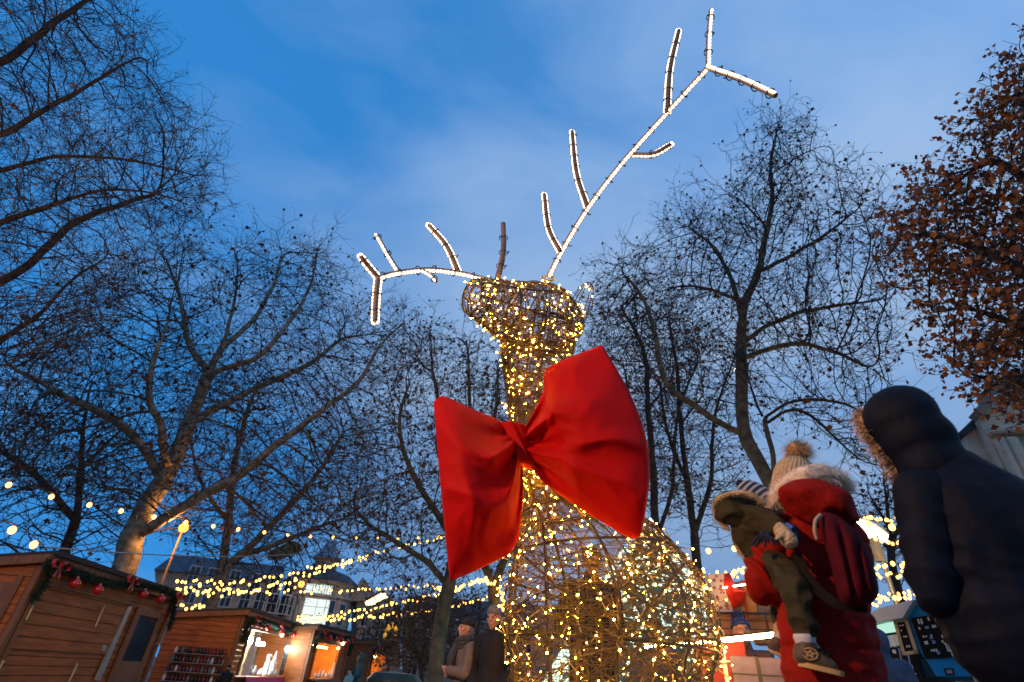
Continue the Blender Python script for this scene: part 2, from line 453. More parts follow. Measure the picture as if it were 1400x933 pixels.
# C, D: slimmer trees behind it
dC = 27
polyC = [(-60, 560), (60, 560), (125, 500), (190, 590), (200, 690), (170, 740), (100, 750), (-60, 740)]
c0 = A(88, 755, dC)
tree('slim_tree', 'slim dark tree with few leaves standing left of the plane tree trunk', 'tree',
     [spline([ground_under(c0)]+[A(x, y, dC) for x, y in [(88, 755), (91, 743), (108, 683), (112, 600), (125, 530)]], 5), PL(dC, (100, 710), (60, 660), (20, 630), (-30, 600)), PL(dC, (111, 640), (150, 600), (175, 580))],
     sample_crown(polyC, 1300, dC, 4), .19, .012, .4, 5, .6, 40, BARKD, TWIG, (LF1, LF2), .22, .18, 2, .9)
dD = 28
polyD = [(250, 560), (330, 500), (440, 520), (520, 560), (540, 650), (500, 750), (440, 790), (330, 790), (240, 740)]
d0 = A(302, 790, dD)
tree('forked_tree', 'brown tree forking low above the second hut roof', 'tree',
     [spline([ground_under(d0)]+[A(x, y, dD) for x, y in [(302, 790), (305, 773), (313, 708), (318, 650), (330, 590), (350, 530)]], 5), PL(dD, (303, 780), (345, 745), (372, 715), (400, 690), (440, 640), (470, 590)),
      PL(dD, (312, 715), (280, 670), (265, 630)), PL(dD, (330, 760), (385, 742), (450, 715))],
     sample_crown(polyD, 1500, dD, 4), .27, .012, .4, 5, .58, 45, BARK, TWIG, (LF1, LF2), .22, .18, 2, .9)

# E: mossy tree left of the deer, dense
dE = 15
polyE = [(480, 640), (500, 560), (545, 500), (570, 455), (620, 445), (660, 455), (690, 480), (712, 520), (712, 640), (680, 720), (640, 770), (560, 790), (500, 760), (470, 700)]
e0 = A(595, 928, dE)
tree('mossy_tree', 'mossy grey trunk with dense brown crown directly left of the reindeer sculpture', 'tree',
     [spline([ground_under(e0)]+[A(x, y, dE) for x, y in [(595, 928), (603, 860), (614, 800), (627, 740), (640, 680), (645, 610), (642, 540), (640, 480)]], 5), PL(dE, (614, 800), (580, 765), (540, 740), (500, 715)), PL(dE, (625, 745), (590, 690), (560, 640), (545, 580), (560, 520)),
      PL(dE, (640, 690), (600, 620), (600, 560), (590, 500)), PL(dE, (640, 660), (670, 600), (680, 540), (680, 500)), PL(dE, (630, 730), (660, 690), (690, 640))],
     sample_crown(polyE, 2900, dE, 3.2), .19, .0062, .22, 2.6, .32, 50, MOSSB, TWIG, (LF2, LG1), .42, .11, 3, .45, leaf_any=.04)
dE2 = 19
e0 = A(676, 860, dE2)
tree('leaning_tree', 'leaning greenish tree trunk wrapped in lights behind the standing couple', 'tree',
     [spline([ground_under(e0)]+[A(x, y, dE2) for x, y in [(676, 860), (672, 800), (655, 750), (665, 690), (690, 620), (700, 560)]], 5), PL(dE2, (672, 805), (700, 740), (715, 690), (740, 640))],
     sample_crown([(640, 760), (650, 640), (690, 560), (770, 600), (770, 700), (700, 780)], 900, dE2, 2.5), .2, .009, .3, 4, .45, 40, MOSSB, TWIG, (LF2, LG1), .8, .14, 2, .5)

# F: tall twin-stemmed tree right of the deer
dF = 13
f0 = A(1064, 700, dF)
polyF = [(800, 455), (825, 375), (890, 320), (950, 280), (1010, 250), (1032, 195), (1060, 158), (1120, 165), (1128, 215), (1190, 250), (1225, 330), (1225, 400), (1235, 480), (1215, 520), (1225, 580), (1190, 640), (1130, 600), (1060, 560), (960, 560), (880, 540), (820, 520)]
def densF(x, y): return 1.0 if x < 1120 and y < 480 else .5
tree('tall_tree', 'tall twin-stemmed tree with twisted branches and sparse leaves, behind the woman in red', 'tree',
     [spline([ground_under(f0, (.1, 0))]+[A(x, y, dF) for x, y in [(1064, 700), (1057, 672), (1042, 640), (1020, 600), (1014, 560), (1014, 512), (1013, 459), (1019, 412), (1036, 373), (1049, 313), (1056, 273), (1053, 226), (1062, 180)]], 5),
      PL(dF, (1060, 690), (1058, 650, 12.9), (1050, 595, 12.7), (1027, 532, 12.8), (1016, 480, 12.9)),
      PL(dF, (1012, 596), (987, 580, 12.6), (950, 554, 12.2), (910, 525, 12), (896, 459, 12), (880, 410, 12), (850, 370, 12)),
      PL(dF, (1044, 575, 12.8), (1075, 552, 12.4), (1125, 546, 12), (1170, 558, 11.7), (1200, 590, 11.5)),
      PL(dF, (1046, 585, 12.8), (1075, 561, 12.6), (1110, 570, 12.4), (1150, 607, 12.2), (1180, 632, 12), (1222, 640, 12)),
      PL(dF, (1014, 440), (1003, 392, 13.4), (976, 339, 13.8), (940, 310, 14)), PL(dF, (1018, 415), (985, 400, 12.4), (940, 390, 12), (900, 400, 11.8)),
      PL(dF, (1036, 373), (1089, 346, 13.4), (1130, 320, 13.7), (1180, 280, 13.8)), PL(dF, (1016, 490), (1080, 470, 12.5), (1140, 480, 12.3), (1210, 515, 12)),
      PL(dF, (1014, 470), (1060, 440, 13.6), (1130, 420, 13.8), (1210, 410, 14)), PL(dF, (1049, 313), (1020, 280), (1000, 265)), PL(dF, (1053, 240), (1090, 215), (1120, 200))],
     sample_crown(polyF, 3600, dF, 3.0, densF), .17, .0058, .19, 2.3, .27, 60, mat('tall_tree_bark', (.075, .058, .036), .9, .5, 5, bump=.8, bscale=25, hue2=(.11, .09, .055)), TWIGD, (LF2, LF1), .26, .11, 2, .38, jit=.30)

# G: thinner trees behind, between deer and woman
dG = 19
for (nm, lab, tr, poly, seed) in [
    ('thin_tree', 'thin tree rising just right of the red bow, behind the sculpture', [(900, 790), (896, 740), (893, 640), (886, 560), (880, 480), (850, 420)], [(800, 520), (810, 430), (870, 380), (930, 420), (950, 560), (930, 680), (890, 690), (860, 600)], 1),
    ('straight_tree', 'straight brown tree between the red bow and the carried child', [(956, 800), (949, 731), (940, 660), (930, 580), (925, 500), (915, 440)], [(860, 520), (880, 440), (940, 430), (1000, 480), (1010, 620), (1000, 700), (940, 700), (890, 640)], 2)]:
    g0 = A(tr[0][0], tr[0][1], dG+seed)
    tree(nm, lab, 'tree', [spline([ground_under(g0)]+[A(x, y, dG+seed) for x, y in tr], 5), PL(dG+seed, tr[1], (tr[1][0]+22, tr[1][1]-70), (tr[1][0]+30, tr[1][1]-170), (tr[1][0]+60, tr[1][1]-250)), PL(dG+seed, tr[2], (tr[2][0]-25, tr[2][1]-60), (tr[2][0]-40, tr[2][1]-140)), PL(dG+seed, tr[3], (tr[3][0]+40, tr[3][1]-50))],
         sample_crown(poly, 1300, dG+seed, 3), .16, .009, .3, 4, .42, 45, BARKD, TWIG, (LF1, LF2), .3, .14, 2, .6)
# H: oak with many brown leaves, trunk outside the frame on the right
dH = 9
polyH = [(1500, 40), (1400, 95), (1345, 150), (1335, 200), (1300, 245), (1245, 268), (1240, 305), (1215, 330), (1245, 375), (1275, 370), (1285, 400), (1262, 412), (1268, 440), (1312, 458), (1290, 488), (1302, 520), (1345, 538), (1400, 552), (1500, 560)]
h0 = A(1560, 520, dH+1)
tree('oak_tree', 'oak dense with rust brown leaves reaching in at the right edge', 'tree',
     [spline([ground_under(h0), Vector((h0.x, h0.y, 2.5)), h0, A(1530, 350, dH+.6), A(1500, 150, dH)], 6), PL(dH, (1545, 430, 9.5), (1450, 400, 9), (1360, 350, 8.8), (1270, 320, 8.6), (1225, 330, 8.5)),
      PL(dH, (1555, 500, 9.8), (1450, 470, 9.2), (1380, 440, 9), (1320, 420, 8.8), (1270, 430, 8.7)), PL(dH, (1530, 300, 9.5), (1430, 260, 9.2), (1360, 220, 9), (1320, 240, 8.8)), PL(dH, (1555, 520, 9.8), (1450, 510, 9.3), (1380, 520, 9), (1310, 510, 8.8)),
      PL(dH, (1520, 220), (1440, 170), (1390, 130))],
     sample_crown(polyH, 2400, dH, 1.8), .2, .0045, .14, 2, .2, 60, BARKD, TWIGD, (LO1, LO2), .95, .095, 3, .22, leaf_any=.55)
# I: small tree far right
dI = 24
i0 = A(1222, 790, dI)
tree('young_tree', 'young sparse tree between the woman in red and the hooded man', 'tree',
     [spline([ground_under(i0)]+[A(x, y, dI) for x, y in [(1222, 790), (1218, 740), (1212, 690), (1208, 650)]], 5), PL(dI, (1219, 745), (1235, 700), (1242, 670)), PL(dI, (1215, 720), (1195, 690), (1185, 670))],
     sample_crown([(1175, 700), (1195, 650), (1225, 635), (1260, 680), (1260, 760), (1180, 760)], 600, dI, 2.5), .14, .010, .3, 4, .42, 40, BARKD, TWIG, (LF1, LF2), .8, .15, 2, .5)
# bare shrubs in the dark behind the couple
for k, (x, y, d) in enumerate([(556, 880, 38), (578, 885, 22), (630, 880, 25)]):
    b = A(x, 930, d)
    tree('shrub', ['leafless brown shrub right of the farthest hut', 'leafless brown shrub close left of the mossy grey trunk', 'leafless brown shrub behind the standing couple'][k], 'shrub',
         [spline([ground_under(b), A(x, 900, d), A(x+4, 860, d)], 4), PL(d, (x, 915), (x-20, 870)), PL(d, (x, 915), (x+22, 865))],
         sample_crown([(x-38, 915), (x-36, 850), (x-5, 815), (x+30, 840), (x+38, 915)], 800, d, 1.8), .09, .011, .28, 3, .36, 30, BARKD, TWIG, (LF2, LG1), .8, .12, 3, .5)
# ------------------------------------------------------------------ reindeer light sculpture
STEEL = mat('painted_steel', (.05, .042, .024), .5, .2, 20, spec=.5)
WIREM = mat('lattice_wire', (.07, .055, .028), .5, .2, 20)
CABLE = mat('green_cable', (.07, .058, .022), .45, .2, 10)
SLEEVE = mat('clear_sleeve', (.55, .50, .42), .35, .1, 10)
TUBE = mat('antler_tube', (.15, .10, .07), .55, .3, 8)
TIE = mat('cable_tie', (.012, .012, .013), .4, .1, 10)
WARM = (1.0, .37, .022)
LED = glow('fairy_led', WARM, 230)
STRIP = glow('led_strip', (1.0, .78, .56), 4.5); STRIPD = glow('led_strip_gap', (1.0, .62, .40), .85)

def interp_rows(rows, n):
    c = resample([Vector(r[0]) for r in rows], 400)   # arc-length resample of centre; radius by same parameter
    L = [0]
    for a, b in zip(rows, rows[1:]): L.append(L[-1]+(Vector(b[0])-Vector(a[0])).length)
    out = []
    for i in range(n):
        s = L[-1]*i/(n-1); j = 0
        while j < len(L)-2 and L[j+1] < s: j += 1
        t = (s-L[j])/(L[j+1]-L[j]); t2 = t
        out.append((Vector(rows[j][0]).lerp(Vector(rows[j+1][0]), t2), rows[j][1]*(1-t2)+rows[j+1][1]*t2, t, j))
    return out
class Skin:      # a generalised cylinder: S(t, a) -> point on the cage
    def __init__(s, rows, up=None, sx=1.0):
        P = spline([r[0] for r in rows], 10)
        R = [v.x for v in spline([Vector((r[1], 0, 0)) for r in rows], 10)]
        s.P = P; s.R = R; s.F = []
        n = len(P)
        prevu = Vector((1, 0, 0))
        for i in range(n):
            t = (P[min(i+1, n-1)]-P[max(0, i-1)]).normalized()
            if up is not None: t = (t*(1-up)+Vector((0, 0, 1))*up).normalized()
            u = (prevu-t*prevu.dot(t)).normalized(); w = t.cross(u); s.F.append((u, w)); prevu = u
        L = [0]
        for a, b in zip(P, P[1:]): L.append(L[-1]+(b-a).length)
        s.L = L
    def __call__(s, t, a, k=1.0):
        x = min(max(t, 0), 1)*s.L[-1]
        lo, hi = 0, len(s.L)-1
        while hi-lo > 1:
            m = (lo+hi)//2
            if s.L[m] <= x: lo = m
            else: hi = m
        f = (x-s.L[lo])/max(1e-9, s.L[hi]-s.L[lo])
        p = s.P[lo].lerp(s.P[hi], f); r = (s.R[lo]*(1-f)+s.R[hi]*f)*k
        u = s.F[lo][0].lerp(s.F[hi][0], f); w = s.F[lo][1].lerp(s.F[hi][1], f)
        return p+u*(r*cos(a))+w*(r*sin(a))

def rowpx(px, py, hw, d):
    p = A(px, py, d); return (p, hw*PXM(p))
bodyR = []
pb = A(838, 900, 4.45)
bodyR.append((Vector((pb.x+.03, pb.y, 0.06)), .50)); bodyR.append((Vector((pb.x+.02, pb.y, 0.40)), .68))
for (x, y, hw, d) in [(832, 930, 134, 4.45), (833, 875, 141, 4.45), (829, 820, 136, 4.42), (816, 770, 117, 4.38), (795, 725, 88, 4.32), (762, 690, 50, 4.25), (738, 655, 27, 4.2)]:
    bodyR.append(rowpx(x, y, hw, d))
neckR = [rowpx(*q) for q in [(738, 655, 27, 4.2), (727, 615, 22, 4.18), (722, 570, 26, 4.14), (725, 532, 34, 4.1), (730, 502, 43, 4.06), (735, 474, 50, 4.02), (738, 448, 47, 3.98)]]
headR = [rowpx(*q) for q in [(786, 442, 9, 4.22), (777, 443, 28, 4.16), (754, 440, 47, 4.05), (724, 434, 49, 3.92), (697, 425, 41, 3.78), (675, 416, 34, 3.66), (656, 409, 28, 3.57), (645, 406, 24, 3.53)]]
BODY = Skin(bodyR, up=.8); NECK = Skin(neckR, up=.3); HEAD = Skin(headR)

deer = empty('light_reindeer', (pb.x, pb.y, 0)); tag(deer, 'giant wire reindeer sculpture covered in warm fairy lights with glowing antlers', 'light sculpture')
def cage(name, S, ribs, rings, nv, nh, rr, wr, lat=1.0):
    f = MB(); n = 34
    for k in range(ribs):
        a = 2*pi*k/ribs+.2; f.tube([S(i/n, a) for i in range(n+1)], rr, 6)
    for t in rings: f.tube([S(t, 2*pi*j/36) for j in range(36)], rr, 6, closed=True)
    fr = f.build(name, STEEL, deer, smooth=True)
    m = MB()
    for k in range(nv):
        a = 2*pi*k/nv; ph = random.uniform(0, 6.28); am = random.uniform(.01, .05)
        m.tube([S(i/n, a+am*sin(i*.5+ph), .985) for i in range(n+1)], wr, 3, cap=False)
    for k in range(nh):
        t = (k+.5)/nh; ph = random.uniform(0, 6.28)
        m.tube([S(t+.006*sin(3*2*pi*j/40+ph), 2*pi*j/40, .985) for j in range(40)], wr, 3, cap=False, closed=True)
    m.build('lattice', WIREM, fr)
    return fr
cage('body_frame', BODY, 10, [.02, .22, .47, .72, .88], 150, 80, .0095, .0019)
cage('neck_frame', NECK, 8, [.0, .25, .5, .75], 56, 40, .008, .0026)
cage('head_frame', HEAD, 8, [.25, .5, .72, .93, 1.0], 44, 22, .010, .0026)
# inner struts
m = MB()
for (t1, a1, t2, a2) in [(.3, 4.2, .72, 1.6), (.35, .5, .7, 3.6), (.62, 3.4, .5, .3), (.2, 2.5, .66, 5.5), (.75, 4.6, .3, 5.4)]:
    m.tube([BODY(t1, a1), BODY(t2, a2)], .010, 6)
m.tube([BODY.P[8], BODY.P[-1], NECK.P[-6]], .014, 6)
m.build('strut', STEEL, deer, smooth=True)

# fairy-light strings wound over the cage, with bulbs on short stubs
bulbs = []
def wind(S, turns, t0, t1, npts, step, wander, stub, mb, k=1.02):
    pts = []; ph = random.uniform(0, 6.28); p1 = random.uniform(0, 6.28); p2 = random.uniform(0, 6.28)
    for i in range(npts):
        f = i/(npts-1)
        t = t0+(t1-t0)*f+wander*sin(f*turns*5.1+p1)+wander*.6*sin(f*turns*11.7+p2)
        a = ph+turns*2*pi*f+.5*sin(f*turns*3.3+p2)
        pts.append(S(min(max(t, 0), 1), a, k+random.uniform(-.012, .03)))
    mb.tube(pts, random.choice((.003, .0038, .0048)), 4, cap=False)
    for i in range(2, npts-2, step):
        p = pts[i]; q = pts[i+1]; tn = (q-p).normalized()
        o = Vector((random.gauss(0, 1), random.gauss(0, 1), random.gauss(0, 1))); o = (o-tn*o.dot(tn)*.5).normalized()
        ln = stub*random.uniform(.5, 1.5); e = p+o*ln
        mb.tube([p, e], .0042, 4, mi=1); bulbs.append((e, random.choice([.0045, .0055, .0075])))
fl = MB()
for k in range(8): wind(BODY, random.uniform(3, 7), .04, .99, 520, 8, .10, .075, fl)
for k in range(7): wind(BODY, random.uniform(1, 3), .05, .95, 300, 8, .16, .075, fl, .97)
for k in range(7): wind(NECK, random.uniform(5, 8), 0, 1, 260, 8, .05, .035, fl)
for k in range(7): wind(HEAD, random.uniform(4, 6), .02, .98, 230, 8, .06, .035, fl)
# many extra turns of cable on neck and head
for k in range(30):
    S = HEAD if k < 7 else NECK
    wind(S, random.uniform(2, 6), .0, 1, 160, 60, .11, .03, fl, random.choice((1.0, 1.03, .95, .8)))
for k in range(12): wind(BODY, random.uniform(.1, .5), .0, 1, 120, 70, .03, .05, fl, random.choice((1.0, 1.01, .98)))
for k in range(5): wind(BODY, random.uniform(1, 3), .0, 1, 200, 70, .10, .05, fl, .99)
strings = fl.build('fairy_light_cable', [CABLE, mat('bulb_stub', (.42, .32, .12), .35, .1, 10)], deer)
# ear: a leaf-shaped wire loop
ear = MB(); e0 = A(784, 446, 4.16); e1 = A(806, 388, 4.2)
ax = (e1-e0); side = ax.cross(Vector((0, 1, .3))).normalized()
for k, (wd, off) in enumerate([(.12, 0), (.09, .03), (.05, .05)]):
    lp = []
    for i in range(28):
        a = 2*pi*i/28; t = .5-.5*cos(a)
        lp.append(e0+ax*t*1.02+side*(wd*sin(a)*(1-.25*t))+Vector((0, off*sin(pi*t), 0)))
    ear.tube(lp, .006, 5, closed=True)
for k in range(9):
    t = .1+.085*k; w = .11*sin(pi*(t**.8))
    ear.tube([e0+ax*t-side*w, e0+ax*t+Vector((0, .04, .01)), e0+ax*(t+.02)+side*w], .003, 4)
ear.build('ear', STEEL, deer, smooth=True)
for k in range(9): bulbs.append((e0+ax*random.random()*1.05+side*random.uniform(-.1, .1), .007))

bulbs.sort(key=lambda b: -b[1]/(b[0]-CAM).length)
vis = [b for b in bulbs if (b[0].y < pb.y+.1)]
front = vis[:99]; ids = set(id(b) for b in front); rest = [b for b in bulbs if id(b) not in ids]
bm0 = MB(); bm0.ico((0, 0, 0), 1, 1); b0m = None
for k, (p, r) in enumerate(front):
    if b0m is None:
        o = bm0.build('bulb', LED, deer, local=True); b0m = o.data
    else:
        o = bpy.data.objects.new('bulb', b0m); COL.objects.link(o); o.parent = deer
    o.location = p-deer.location; o.scale = (r, r, r)
rb = MB()
for (p, r) in rest: rb.ico(p, r, 1)
tag(rb.build('fairy_lights', LED, deer), kind='stuff')

# antlers: dark tubes with a white LED ribbon in a clear sleeve strapped round them
def antler(beam, tines, label):
    # beam: list of (px, py, d); tines likewise
    t = MB(); s = MB(); sl = MB(); z = t
    def beads(path, rad):
        ln = sum((b-a).length for a, b in zip(path, path[1:])); n = max(6, int(ln/.013)); o = len(s.m)
        q = resample(path, n); rr_ = rad if not hasattr(rad, '__len__') else None
        s.tube(q, rr_ if rr_ else [rad[0]+(rad[-1]-rad[0])*i/(n-1) for i in range(n)], 6)
        for k in range((n-1)*6): s.m[o+k] = 0 if (k//6) % 3 else 1
    def limb(pts, r0, r1, mode, wrap):
        P = spline([A(*p) for p in pts], 8); n = len(P); R = [r0+(r1-r0)*i/(n-1) for i in range(n)]
        t.tube(P, R, 10)
        cams = [(CAM-p).normalized() for p in P]
        for i in range(n): pass
        Ld = []
        for i in range(n):
            tn = (P[min(i+1, n-1)]-P[max(0, i-1)]).normalized()
            v = Vector((0, -.55, -.83)) if mode == 'under' else Vector((.05, -1, .0)); v = (v-tn*v.dot(tn)).normalized()   # underside facing the square
            sd = tn.cross(v).normalized(); Ld.append((tn, v, sd))
        if mode == 'under':
            for (k, w) in ((0, 1.0),):
                path = [P[i]+Ld[i][1]*(R[i]+.002) for i in range(n)]
                beads(path, [R[i]*.55 for i in range(n)])
                for sg in (-1, 1): sl.tube([P[i]+Ld[i][1]*R[i]*.75+Ld[i][2]*sg*R[i]*.62 for i in range(n)], .006, 5)
        else:
            lead = [P[i]+Ld[i][2]*(R[i]+.003) for i in range(n)]; back = [P[i]-Ld[i][2]*(R[i]+.003) for i in range(n)]
            tip = [P[-1]+Ld[-1][0]*(R[-1]*.9)+Ld[-1][2]*R[-1]*.7, P[-1]+Ld[-1][0]*(R[-1]*1.25), P[-1]+Ld[-1][0]*(R[-1]*.9)-Ld[-1][2]*R[-1]*.7]
            if mode == 'both':
                beads(lead+tip+back[::-1], .0082)
                sl.tube([p+Vector((0, .009, .0)) for p in lead+tip+back[::-1]], .0085, 5)
            elif mode == 'back': s.tube([P[i]-Ld[i][1]*(R[i]) for i in range(n)], .008, 6)
        L = 0
        for i in range(1, n-1):
            L += (P[i]-P[i-1]).length
            if L > .17:
                L = 0; tn, v, sd = Ld[i]
                z.tube([P[i]+(v*cos(a)+sd*sin(a))*(R[i]+.014) for a in [2*pi*j/12 for j in range(12)]], .0045, 4, closed=True, mi=1)
                q = P[i]+(sd*random.choice((-1, 1))+v*.2)*(R[i]+.016); z.tube([q, q+sd*random.uniform(-.02, .02)+v*.02+tn*.006], .006, 5, mi=1)
    for (pts, r0, r1, mode, wrap) in beam+tines: limb(pts, r0, r1, mode, wrap)
    a = t.build('antler', [TUBE, TIE], deer, smooth=True); tag(a, label)
    sl.build('sleeve', SLEEVE, a, smooth=True); s.build('led_ribbon', [STRIP, STRIPD], a, smooth=True)
    return a
r1 = .027
antler([([(750, 379, 3.9), (770, 340, 3.78), (805, 283, 3.6), (850, 224, 3.4), (905, 162, 3.15), (968, 93, 2.85)], .027, .024, 'under', 1)],
       [([(766, 345, 3.76), (750, 312, 3.78), (744, 266, 3.8)], .026, .022, 'both', 1), ([(803, 284, 3.6), (788, 236, 3.62), (782, 180, 3.64)], .028, .023, 'both', 1),
        ([(866, 212, 3.33), (893, 211, 3.3), (917, 198, 3.28)], .026, .022, 'both', 1), ([(912, 155, 3.1), (916, 95, 3.08), (928, 42, 3.05)], .027, .022, 'both', 1),
        ([(968, 93, 2.85), (969, 52, 2.78), (972, 15, 2.72)], .023, .020, 'under', 1), ([(968, 93, 2.85), (1010, 108, 2.78), (1060, 131, 2.7)], .023, .020, 'under', 1)], 'long bare antler glowing white, sweeping up and to the side')
antler([([(690, 388, 3.85), (662, 382, 3.74), (630, 374, 3.66), (588, 369, 3.55), (545, 373, 3.45), (517, 380, 3.38)], .025, .022, 'under', 1)],
       [([(517, 380, 3.38), (505, 366, 3.36), (493, 351, 3.34)], .022, .020, 'both', 1), ([(517, 380, 3.38), (514, 412, 3.34), (513, 440, 3.3)], .024, .021, 'both', 1),
        ([(545, 372, 3.45), (530, 348, 3.44), (515, 321, 3.43)], .020, .017, 'under', 1), ([(578, 370, 3.5), (588, 376, 3.45), (597, 385, 3.42)], .018, .015, 'under', 1),
        ([(627, 373, 3.65), (610, 336, 3.66), (586, 308, 3.68)], .025, .021, 'both', 1), ([(680, 383, 3.8), (688, 346, 3.8), (688, 306, 3.8)], .030, .027, 'back', 1)], 'shorter antler held out level, one tine unlit')
# socket ring under the long antler
m = MB(); c = A(749, 381, 3.88); rr = 9*PXM(c)
m.tube([c+Vector((rr*cos(a), rr*.5*sin(a), rr*.85*sin(a))) for a in [2*pi*i/20 for i in range(20)]], .011, 8, closed=True)
m.build('antler_socket', mat('socket_metal', (.5, .38, .16), .4, .1, 8), deer, smooth=True)

# ------------------------------------------------------------------ the red bow
RED = cloth_trans('red_satin', (.62, .0055, .004), .32, rough=.65, sheen=.0, bump=.12, bscale=160)
kc = A(708, 606, 3.86)
bow = empty('red_bow', (kc.x, kc.y, kc.z)); tag(bow, 'huge red fabric bow tied round the neck of the wire reindeer', 'bow')
def bow_loop(top, bot, d0, d1, thick, sgn, seed):
    # top / bot: pixel polylines from the knot to the outer edge; a closed puffed shell between them
    NU, NV = 96, 128
    T = resample([Vector((x, y, 0)) for x, y in spline2(top)], NU+1); B = resample([Vector((x, y, 0)) for x, y in spline2(bot)], NU+1)
    rnd = random.Random(seed); f1 = [rnd.uniform(0, 6.28) for _ in range(8)]
    def pt(i, j, face):
        u = i/NU; v = j/NV
        p = T[i].lerp(B[i], v)
        # outer edge bows outwards
        mid = sin(pi*v); p = p+Vector((sgn*EDGE*mid*u**3, 0, 0))
        prof = (max(0, sin(pi*v))**.55)*(min(1, (u*1.9+.10))**.9)*(1-.55*max(0, (u-.72)/.28)**2)
        fold = 0
        fan = exp(-(u/.38)**2); vv = v+.05*sin(u*5+f1[2])
        for q_ in range(5):          # pleats fanning out of the knot
            vc = .12+.19*q_+.05*sin(f1[q_]); wd = .035+.09*u; ln = .45+.4*abs(sin(f1[q_+2]*3))
            e = exp(-((vv-vc-(vc-.5)*.12*u)/wd)**2)*max(0, 1-u/ln)
            fold += (.21 if q_ % 2 else -.19)*e*min(1, u*7+.2)
        fold += .045*fan*sin(v*23+f1[0]+u*1.0)*min(1, u*6+.25)
        q = Vector((u*2.2*(1 if sgn > 0 else 1.1), v*2.3, seed))
        fold += .11*noise.noise(q*1.1)*min(1, 2*u)
        for (ku, kv, c_, sd_) in [(1.6, 4.2, .09, 3.1), (2.6, 5.0, .05, 5.7), (4.2, 7.5, .022, 7.9)]:
            rdg = 1-abs(noise.noise(Vector((u*ku+v*1.1, v*kv-u*ku*1.2*(v-.35), seed*sd_)))*2.2)
            fold += c_*max(0, rdg-.45)**1.3*min(1, u*3)
        rdg = 1-abs(noise.noise(Vector((u*2.5+v, (v-.5)*16*(1-.45*u)+3*noise.noise(Vector((u*3, v*3, seed))), seed*2.2)))*2.4)
        fold += .013*max(0, rdg-.3)*min(1, u*4)*(1-.5*u)
        rdg = 1-abs(noise.noise(Vector((u*9+v*3, v*7-u*3, seed*4.4)))*2.6)
        fold += .006*max(0, rdg-.5)
        d = d0+(d1-d0)*u
        if face == 0: d = d-thick*prof-fold*sin(pi*v)**.4
        else: d = d+thick*.9*prof+fold*.5*sin(pi*v)
        return A(p.x, p.y, d)
    m = MB(); idx = {}
    vs = []; fs = []
    for face in (0, 1):
        for i in range(NU+1):
            for j in range(NV+1):
                if face == 1 and (j in (0, NV)): idx[(1, i, j)] = idx[(0, i, j)]; continue
                idx[(face, i, j)] = len(vs); vs.append(pt(i, j, face))
    for i in range(NU):
        for j in range(NV):
            fs.append((idx[(0, i, j)], idx[(0, i, j+1)], idx[(0, i+1, j+1)], idx[(0, i+1, j)]))
            fs.append((idx[(1, i, j)], idx[(1, i+1, j)], idx[(1, i+1, j+1)], idx[(1, i, j+1)]))
    for j in range(NV):     # end panel of the loop
        a, b, c, d = idx[(0, NU, j)], idx[(0, NU, j+1)], idx[(1, NU, j+1)], idx[(1, NU, j)]
        q = []
        for w in (a, b, c, d):
            if w not in q: q.append(w)
        if len(q) >= 3: fs.append(tuple(q))
    m.add(vs, fs)
    o = m.build('loop', RED, bow, smooth=True)
    sm = o.modifiers.new('soft', 'SMOOTH'); sm.factor = .5; sm.iterations = 14
    return o
def spline2(pts):
    return [(p.x, p.y) for p in spline([Vector((x, y, 0)) for x, y in pts], 6)]
EDGE = 1
bow_loop([(703, 590), (680, 573), (650, 560), (615, 543), (602, 540), (592, 549)], [(712, 628), (716, 655), (714, 700), (703, 752), (660, 778), (614, 798)], 3.84, 3.62, .30, -1, 3.3)
EDGE = 36
bow_loop([(714, 590), (728, 565), (742, 535), (744, 508), (762, 494), (823, 469)], [(720, 628), (742, 660), (790, 695), (830, 720), (862, 738), (877, 735)], 3.84, 3.58, .32, 1, 8.1)
# knot: a wrapped band with creases
m = MB(); NU, NV = 20, 28; vs = []; fs = []
k0 = A(702, 584, 3.78); k1 = A(716, 634, 3.78); axk = k1-k0; sx = Vector((1, 0, -.12)).normalized(); sy = axk.normalized().cross(sx)
for i in range(NU+1):
    u = i/NU; c = k0+axk*u
    w = .082*(1+.22*(2*u-1)**2)
    for j in range(NV):
        a = 2*pi*j/NV
        r = 1+.07*sin(3*a+u*4)+.10*sin(7*a+u*6+1)+.03*sin(13*a+2)
        vs.append(c+sx*(w*r*cos(a))+sy*(w*1.1*r*sin(a)))
for i in range(NU):
    for j in range(NV): fs.append((i*NV+j, i*NV+(j+1) % NV, (i+1)*NV+(j+1) % NV, (i+1)*NV+j))
fs.append(tuple(range(NV-1, -1, -1))); fs.append(tuple(NU*NV+j for j in range(NV)))
m.add(vs, fs); m.build('knot', RED, bow, smooth=True)
# ------------------------------------------------------------------ wooden market huts
WOOD = mat('hut_plank', (.33, .086, .012), .6, .2, 2.0, bump=.08, bscale=24, stretch=(.8, .8, 7), hue2=(.39, .11, .018))
WOODD = mat('hut_trim', (.22, .085, .03), .55, .3, 3.0, bump=.2, bscale=20, stretch=(6, 6, .6))
ROOF = mat('felt_roof', (.035, .032, .032), .85, .3, 8, bump=.3)
PANE = mat('dark_glass', (.012, .014, .02), .08, .2, 2, spec=.6)
METAL = mat('galvanised', (.42, .40, .36), .45, .15, 10, metal=.6)
BRASS = mat('brass_bar', (.55, .42, .2), .4, .1, 10)
GREEN = mat('fir_needle', (.022, .045, .022), .8, .4, 30)
REDB = mat('red_ribbon', (.42, .02, .02), .55, .2, 10, sheen=.3)
REDBALL = mat('red_bauble', (.55, .015, .012), .18, .1, 5, spec=.6, coat=.5)
ZV = Vector((0, 0, 1))
class Hut: pass
